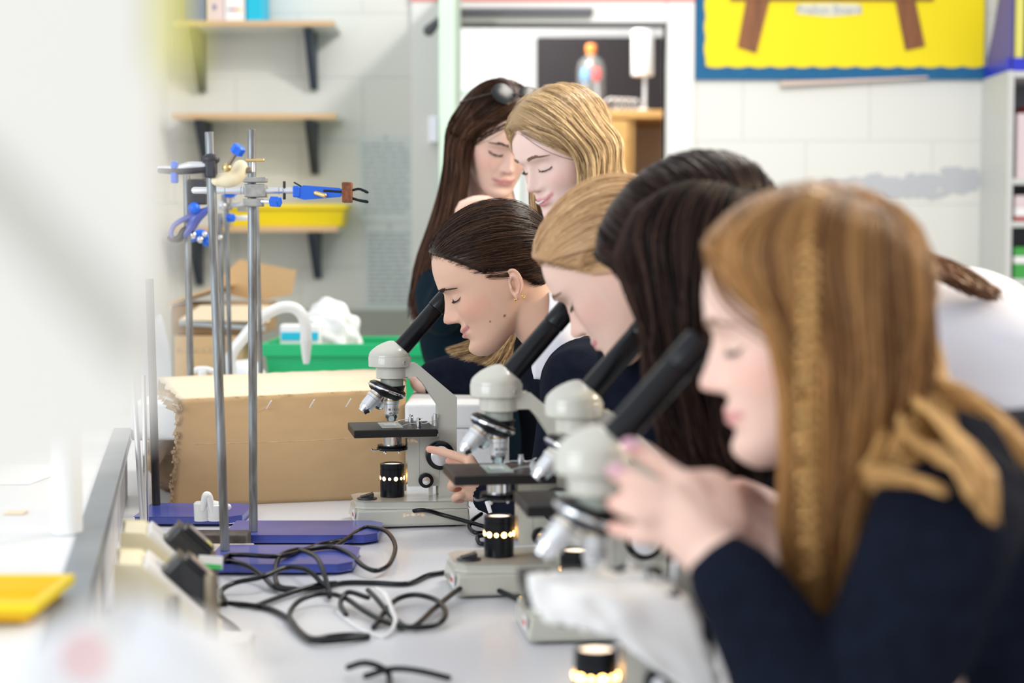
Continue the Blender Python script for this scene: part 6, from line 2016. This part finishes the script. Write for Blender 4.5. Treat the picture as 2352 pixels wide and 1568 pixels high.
jD = [tube_mesh([P(2110, 1120, Yh + .03), P(2200, 1240, Yh + .03), P(2270, 1500, Yh + .04), P(2380, 1800, Yh + .05)], [.095, .145, .140, .13], 30, 6, ((0, 1, 0), 1.35)),
      tube_mesh([P(2180, 1180, 1.31), shD, elD.lerp(shD, .4), elD, wrD.lerp(elD, .12), wrD.lerp(elD, .04)], [.062, .058, .052, .050, .037, .033], 26),
      tube_mesh([P(2150, 1300, 1.52), P(2000, 1500, 1.48), wrD2.lerp(P(2000, 1500, 1.48), .1)], [.06, .05, .034], 22)]
jo = cloth('jumper', jD, .005, M['wool'], bD, 12, .006, 4)

# ------------------------------------------------------------------ 5: smiling blonde at the back
Yh = 3.22
pE = Person(P(1303, 360, Yh), 1.0, 36, 24, 4, .9)
Nk = lambda x, y, z: pE.w1((x, y, z))
pE.tube([Nk(-.012, 0, -.005), Nk(-.030, 0, -.06), P(1330, 520, Yh + .02), P(1345, 580, Yh + .03)], [.050, .050, .055, .075], 22)
pE.tube([P(1340, 600, Yh + .03), P(1345, 720, Yh + .05), P(1360, 950, Yh + .05), P(1380, 1200, Yh + .05)], [.11, .13, .12, .11], 24, flat=((0, 1, 0), .8))
elE, wrE = P(1120, 850, Yh - .02), P(972, 874, Yh - .02)
pE.tube([P(1230, 690, Yh + .0), P(1180, 780, Yh), elE, wrE], [.05, .045, .040, .026], 18)
hYE = Yh - .02
zr = .187
kE = [Vector((wrE.x - .025, Yh - .05, zr + .026)), Vector((wrE.x - .028, Yh - .03, zr + .027)), Vector((wrE.x - .028, Yh - .01, zr + .026)), Vector((wrE.x - .025, Yh + .01, zr + .024))]
fE = [[k + Vector((-.020, -.004 + .003 * i, -.006)), k + Vector((-.030, -.004 + .004 * i, -.015))] for i, k in enumerate(kE)]
hand(pE, wrE, kE, fE, .015, .0075, rad=.08)
bE = body_object('girl', pE, .0035, (.88, .66, .60), (.76, .32, .36), (.90, .46, .43), 'smiling girl with long straight blonde hair parted at the centre, behind the others')
MB().tube([Nk(.0955, -.012, -.0495), Nk(.1000, 0, -.0518), Nk(.0955, .012, -.0495)], [.0012, .0018, .0012], 10).build('teeth', M['label_white'], bE)
hE = cap('hair', pE, M['hair_blonde'], bE, .008, .35, liftE)
slick(pE, M['hair_blonde'], hE, 4500, fall_target(), .010, .0006, 14, liftE, seed=75, tone_f=wave_tone(.6, .25, .2), name='crown_strands')
lc = lambda pts: [Nk(*p) for p in pts]
def side_guides(sg, dropx, W_):
    """fan of guides from the centre parting down one side; ends given in the world"""
    g = []
    for i, (xs, xm, ym) in enumerate(((.078, .052, .070), (.060, .040, .079), (.035, .022, .086), (.005, .002, .089), (-.03, -.025, .088), (-.06, -.058, .078))):
        zt = .088 + .045 * (1 - (max(xs, 0) / .09) ** 2) if xs > 0 else .133 - .3 * (xs * xs) * 10
        a = Nk(xs, sg * .004, min(zt, .137)); 
        b = Nk(xs * .98, sg * ym * .62, min(zt, .137) - .022)
        c_ = Nk(xm, sg * ym, .045)
        d_ = Nk(xm - .012, sg * (ym + .006), -.005)
        g.append([a, b, c_, d_])
    return g
gl = side_guides(1, 0, 0)
for i, g in enumerate(gl):
    d_ = g[-1]
    t = i / 5
    e1 = P(1232 + 175 * t, 470, Yh - .10 + .05 * t); e1.x = (e1.x + d_.x) / 2 if i < 2 else d_.x + .01 * i
    g += [Vector((d_.x + .004, d_.y + .002, d_.z - .06)), Vector((d_.x + .012 + .008 * i, d_.y + .004, d_.z - .13)), Vector((d_.x + .015 + .010 * i, d_.y + .006, d_.z - .24))]
sheet_strands(gl, 2600, .0010, 'hair_strands', M['hair_blonde'], hE, .007, .0025, 24, 51, shell=.25, normal=(-.3, -.9, .2),
              tone_f=lambda u, r_: np.clip(.55 + .32 * np.sin(u * 50 + 2) + r_.normal(0, .22, len(u)), 0, 1))
gr = side_guides(-1, 0, 0)
for i, g in enumerate(gr):
    d_ = g[-1]
    g += [Vector((d_.x + .006, d_.y + .002, d_.z - .06)), Vector((d_.x + .012, d_.y + .0, d_.z - .13)), Vector((d_.x + .012, d_.y + .0, d_.z - .24))]
sheet_strands(gr, 1500, .0010, 'hair_strands', M['hair_blonde'], hE, .006, .0025, 24, 53, shell=.25, normal=(-.9, .1, .2))
# long ends falling below the chin of the girl in front
gd = [[P(1190, 640, Yh - .10), P(1150, 720, Yh - .12), P(1080, 780, Yh - .13), P(1022, 800, Yh - .13)], [P(1210, 640, Yh - .10), P(1160, 740, Yh - .13), P(1100, 800, Yh - .14), P(1040, 820, Yh - .14)],
      [P(1225, 640, Yh - .10), P(1180, 760, Yh - .13), P(1150, 820, Yh - .14), P(1130, 850, Yh - .14)], [P(1240, 640, Yh - .10), P(1200, 760, Yh - .12), P(1170, 830, Yh - .13), P(1165, 905, Yh - .13)]]
sheet_strands(gd, 1300, .0005, 'hair_strands', M['hair_blonde'], hE, .008, .002, 18, 55, ends=.5)
face_hairs(pE, bE, 1, M['brow_fair'], seed=12, thin=.9)
face_hairs(pE, bE, -1, M['brow_fair'], seed=13, thin=.9)
jE = [tube_mesh([P(1342, 600, Yh + .04), P(1345, 720, Yh + .05), P(1360, 950, Yh + .05), P(1380, 1200, Yh + .05)], [.125, .155, .145, .14], 28, 6, ((0, 1, 0), .8)),
      tube_mesh([P(1265, 660, Yh + .0), P(1200, 770, Yh), elE, wrE.lerp(elE, .16)], [.075, .070, .056, .036], 22),
      tube_mesh([P(1270, 720, Yh - .0), P(1220, 820, Yh - .0), P(1200, 880, Yh)], [.08, .062, .05], 22)]
cloth('jumper', jE, .006, M['wool'], bE, 12, .004, 5)

# ------------------------------------------------------------------ 6: dark-haired girl behind her
Yh = 3.62
pF = Person(P(1140, 328, Yh), .96, 112, 26, -4, 0)
Nk = lambda x, y, z: pF.w1((x, y, z))
pF.tube([Nk(-.012, 0, -.005), Nk(-.030, 0, -.06), P(1130, 480, Yh + .04), P(1125, 540, Yh + .06)], [.050, .050, .055, .075], 22)
pF.tube([P(1120, 560, Yh + .06), P(1110, 680, Yh + .08), P(1140, 900, Yh + .08), P(1200, 1150, Yh + .08)], [.11, .13, .12, .11], 24, flat=((0, 1, 0), .8))
wrF = P(1062, 535, Yh - .17)
elF = P(1015, 720, Yh - .12)
pF.tube([P(1050, 640, Yh + .04), P(1022, 680, Yh - .04), elF, wrF], [.036, .034, .032, .024], 16)
hYF = Yh - .18
kn = [P(1062, 470, hYF), P(1056, 482, hYF - .008), P(1054, 496, hYF - .008), P(1056, 508, hYF)]
fg = [[P(1082, 459, hYF), P(1104, 455, hYF), P(1124, 456, hYF)], [P(1076, 470, hYF - .01), P(1096, 464, hYF - .01), P(1114, 464, hYF - .01)],
      [P(1074, 486, hYF - .01), P(1092, 482, hYF - .01), P(1108, 480, hYF - .01)], [P(1074, 500, hYF), P(1090, 498, hYF), P(1102, 496, hYF)]]
hand(pF, wrF, kn, fg, .0165, .0076, thumb=[P(1072, 520, hYF + .02), P(1092, 500, hYF + .02), P(1112, 485, hYF + .02), P(1124, 475, hYF + .02)])
bF = body_object('girl', pF, .0038, (.82, .56, .47), (.66, .30, .30), (.86, .42, .38), 'dark-haired girl looking down, farthest back by the doorway')
hF = cap('hair', pF, M['hair_brown'], bF, .008, .2, liftE)
slick(pF, M['hair_brown'], hF, 3500, fall_target(), .011, .0007, 14, liftE, seed=77, tone_f=wave_tone(.35, .2, .15), name='crown_strands')
for sg, n_, sd in ((-1, 1500, 61), (1, 1100, 63)):
    g_ = side_guides(sg, 0, 0)
    for i, g in enumerate(g_):
        d_ = g[-1]
        dx_ = -.006 if sg < 0 else .02
        g += [Vector((d_.x + dx_, d_.y + .0, d_.z - .07)), Vector((d_.x + dx_ * 4, d_.y - .0, d_.z - .16)), Vector((d_.x + dx_ * (10 if sg < 0 else 5), d_.y, d_.z - .27)), Vector((d_.x + dx_ * (14 if sg < 0 else 6), d_.y, d_.z - .38))]
    sheet_strands(g_, n_, .0012, 'hair_strands', M['hair_brown'], hF, .008, .003, 24, sd, shell=.2, normal=(sg * .9, -.3, 0), wave=.004)
face_hairs(pF, bF, 1, M['brow_dark'], seed=14, thin=.9)
face_hairs(pF, bF, -1, M['brow_dark'], seed=15, thin=.9)
MB().sphere(Nk(.003, -.078, -.031), .004, 12).build('ear_stud', M['pearl'], bF)
jF = [tube_mesh([P(1115, 570, Yh + .08), P(1110, 680, Yh + .08), P(1140, 900, Yh + .08), P(1200, 1150, Yh + .08)], [.12, .150, .14, .13], 28, 6, ((0, 1, 0), .8)),
      tube_mesh([P(1045, 620, Yh + .04), P(1010, 670, Yh - .04), elF, wrF.lerp(elF, .45)], [.058, .052, .046, .030], 22)]
cloth('jumper', jF, .006, M['wool_teal'], bF, 12, .004, 6)
collar_piece('shirt_collar', [[P(1128, 452, Yh - .11), P(1150, 470, Yh - .12), P(1180, 482, Yh - .11)], [P(1118, 475, Yh - .11), P(1150, 500, Yh - .12), P(1190, 505, Yh - .11)]], M['shirt'], bF)
# sunglasses pushed up on her hair
sg_ = empty('sunglasses', (0, 0, 0), 0, 'dark tortoiseshell sunglasses pushed up on the hair of the farthest girl', 'sunglasses')
for s_ in (-1, 1):
    c_ = Nk(.045, s_ * .032, .128)
    ax = Vector(pF.R @ np.array([.55, 0, .83]))
    MB().lathe([(.024, 0), (.026, .001), (.026, .003), (.024, .004)], c_, ax, 28).build('lens', M['tube_black'], sg_)
    MB().tube([Nk(.045, s_ * .058, .128), Nk(.01, s_ * .082, .10), Nk(-.04, s_ * .088, .07)], .002, 8).build('temple_arm', M['tortoise'], sg_)
MB().tube([Nk(.047, -.010, .131), Nk(.050, 0, .134), Nk(.047, .010, .131)], .002, 8).build('bridge', M['tortoise'], sg_)
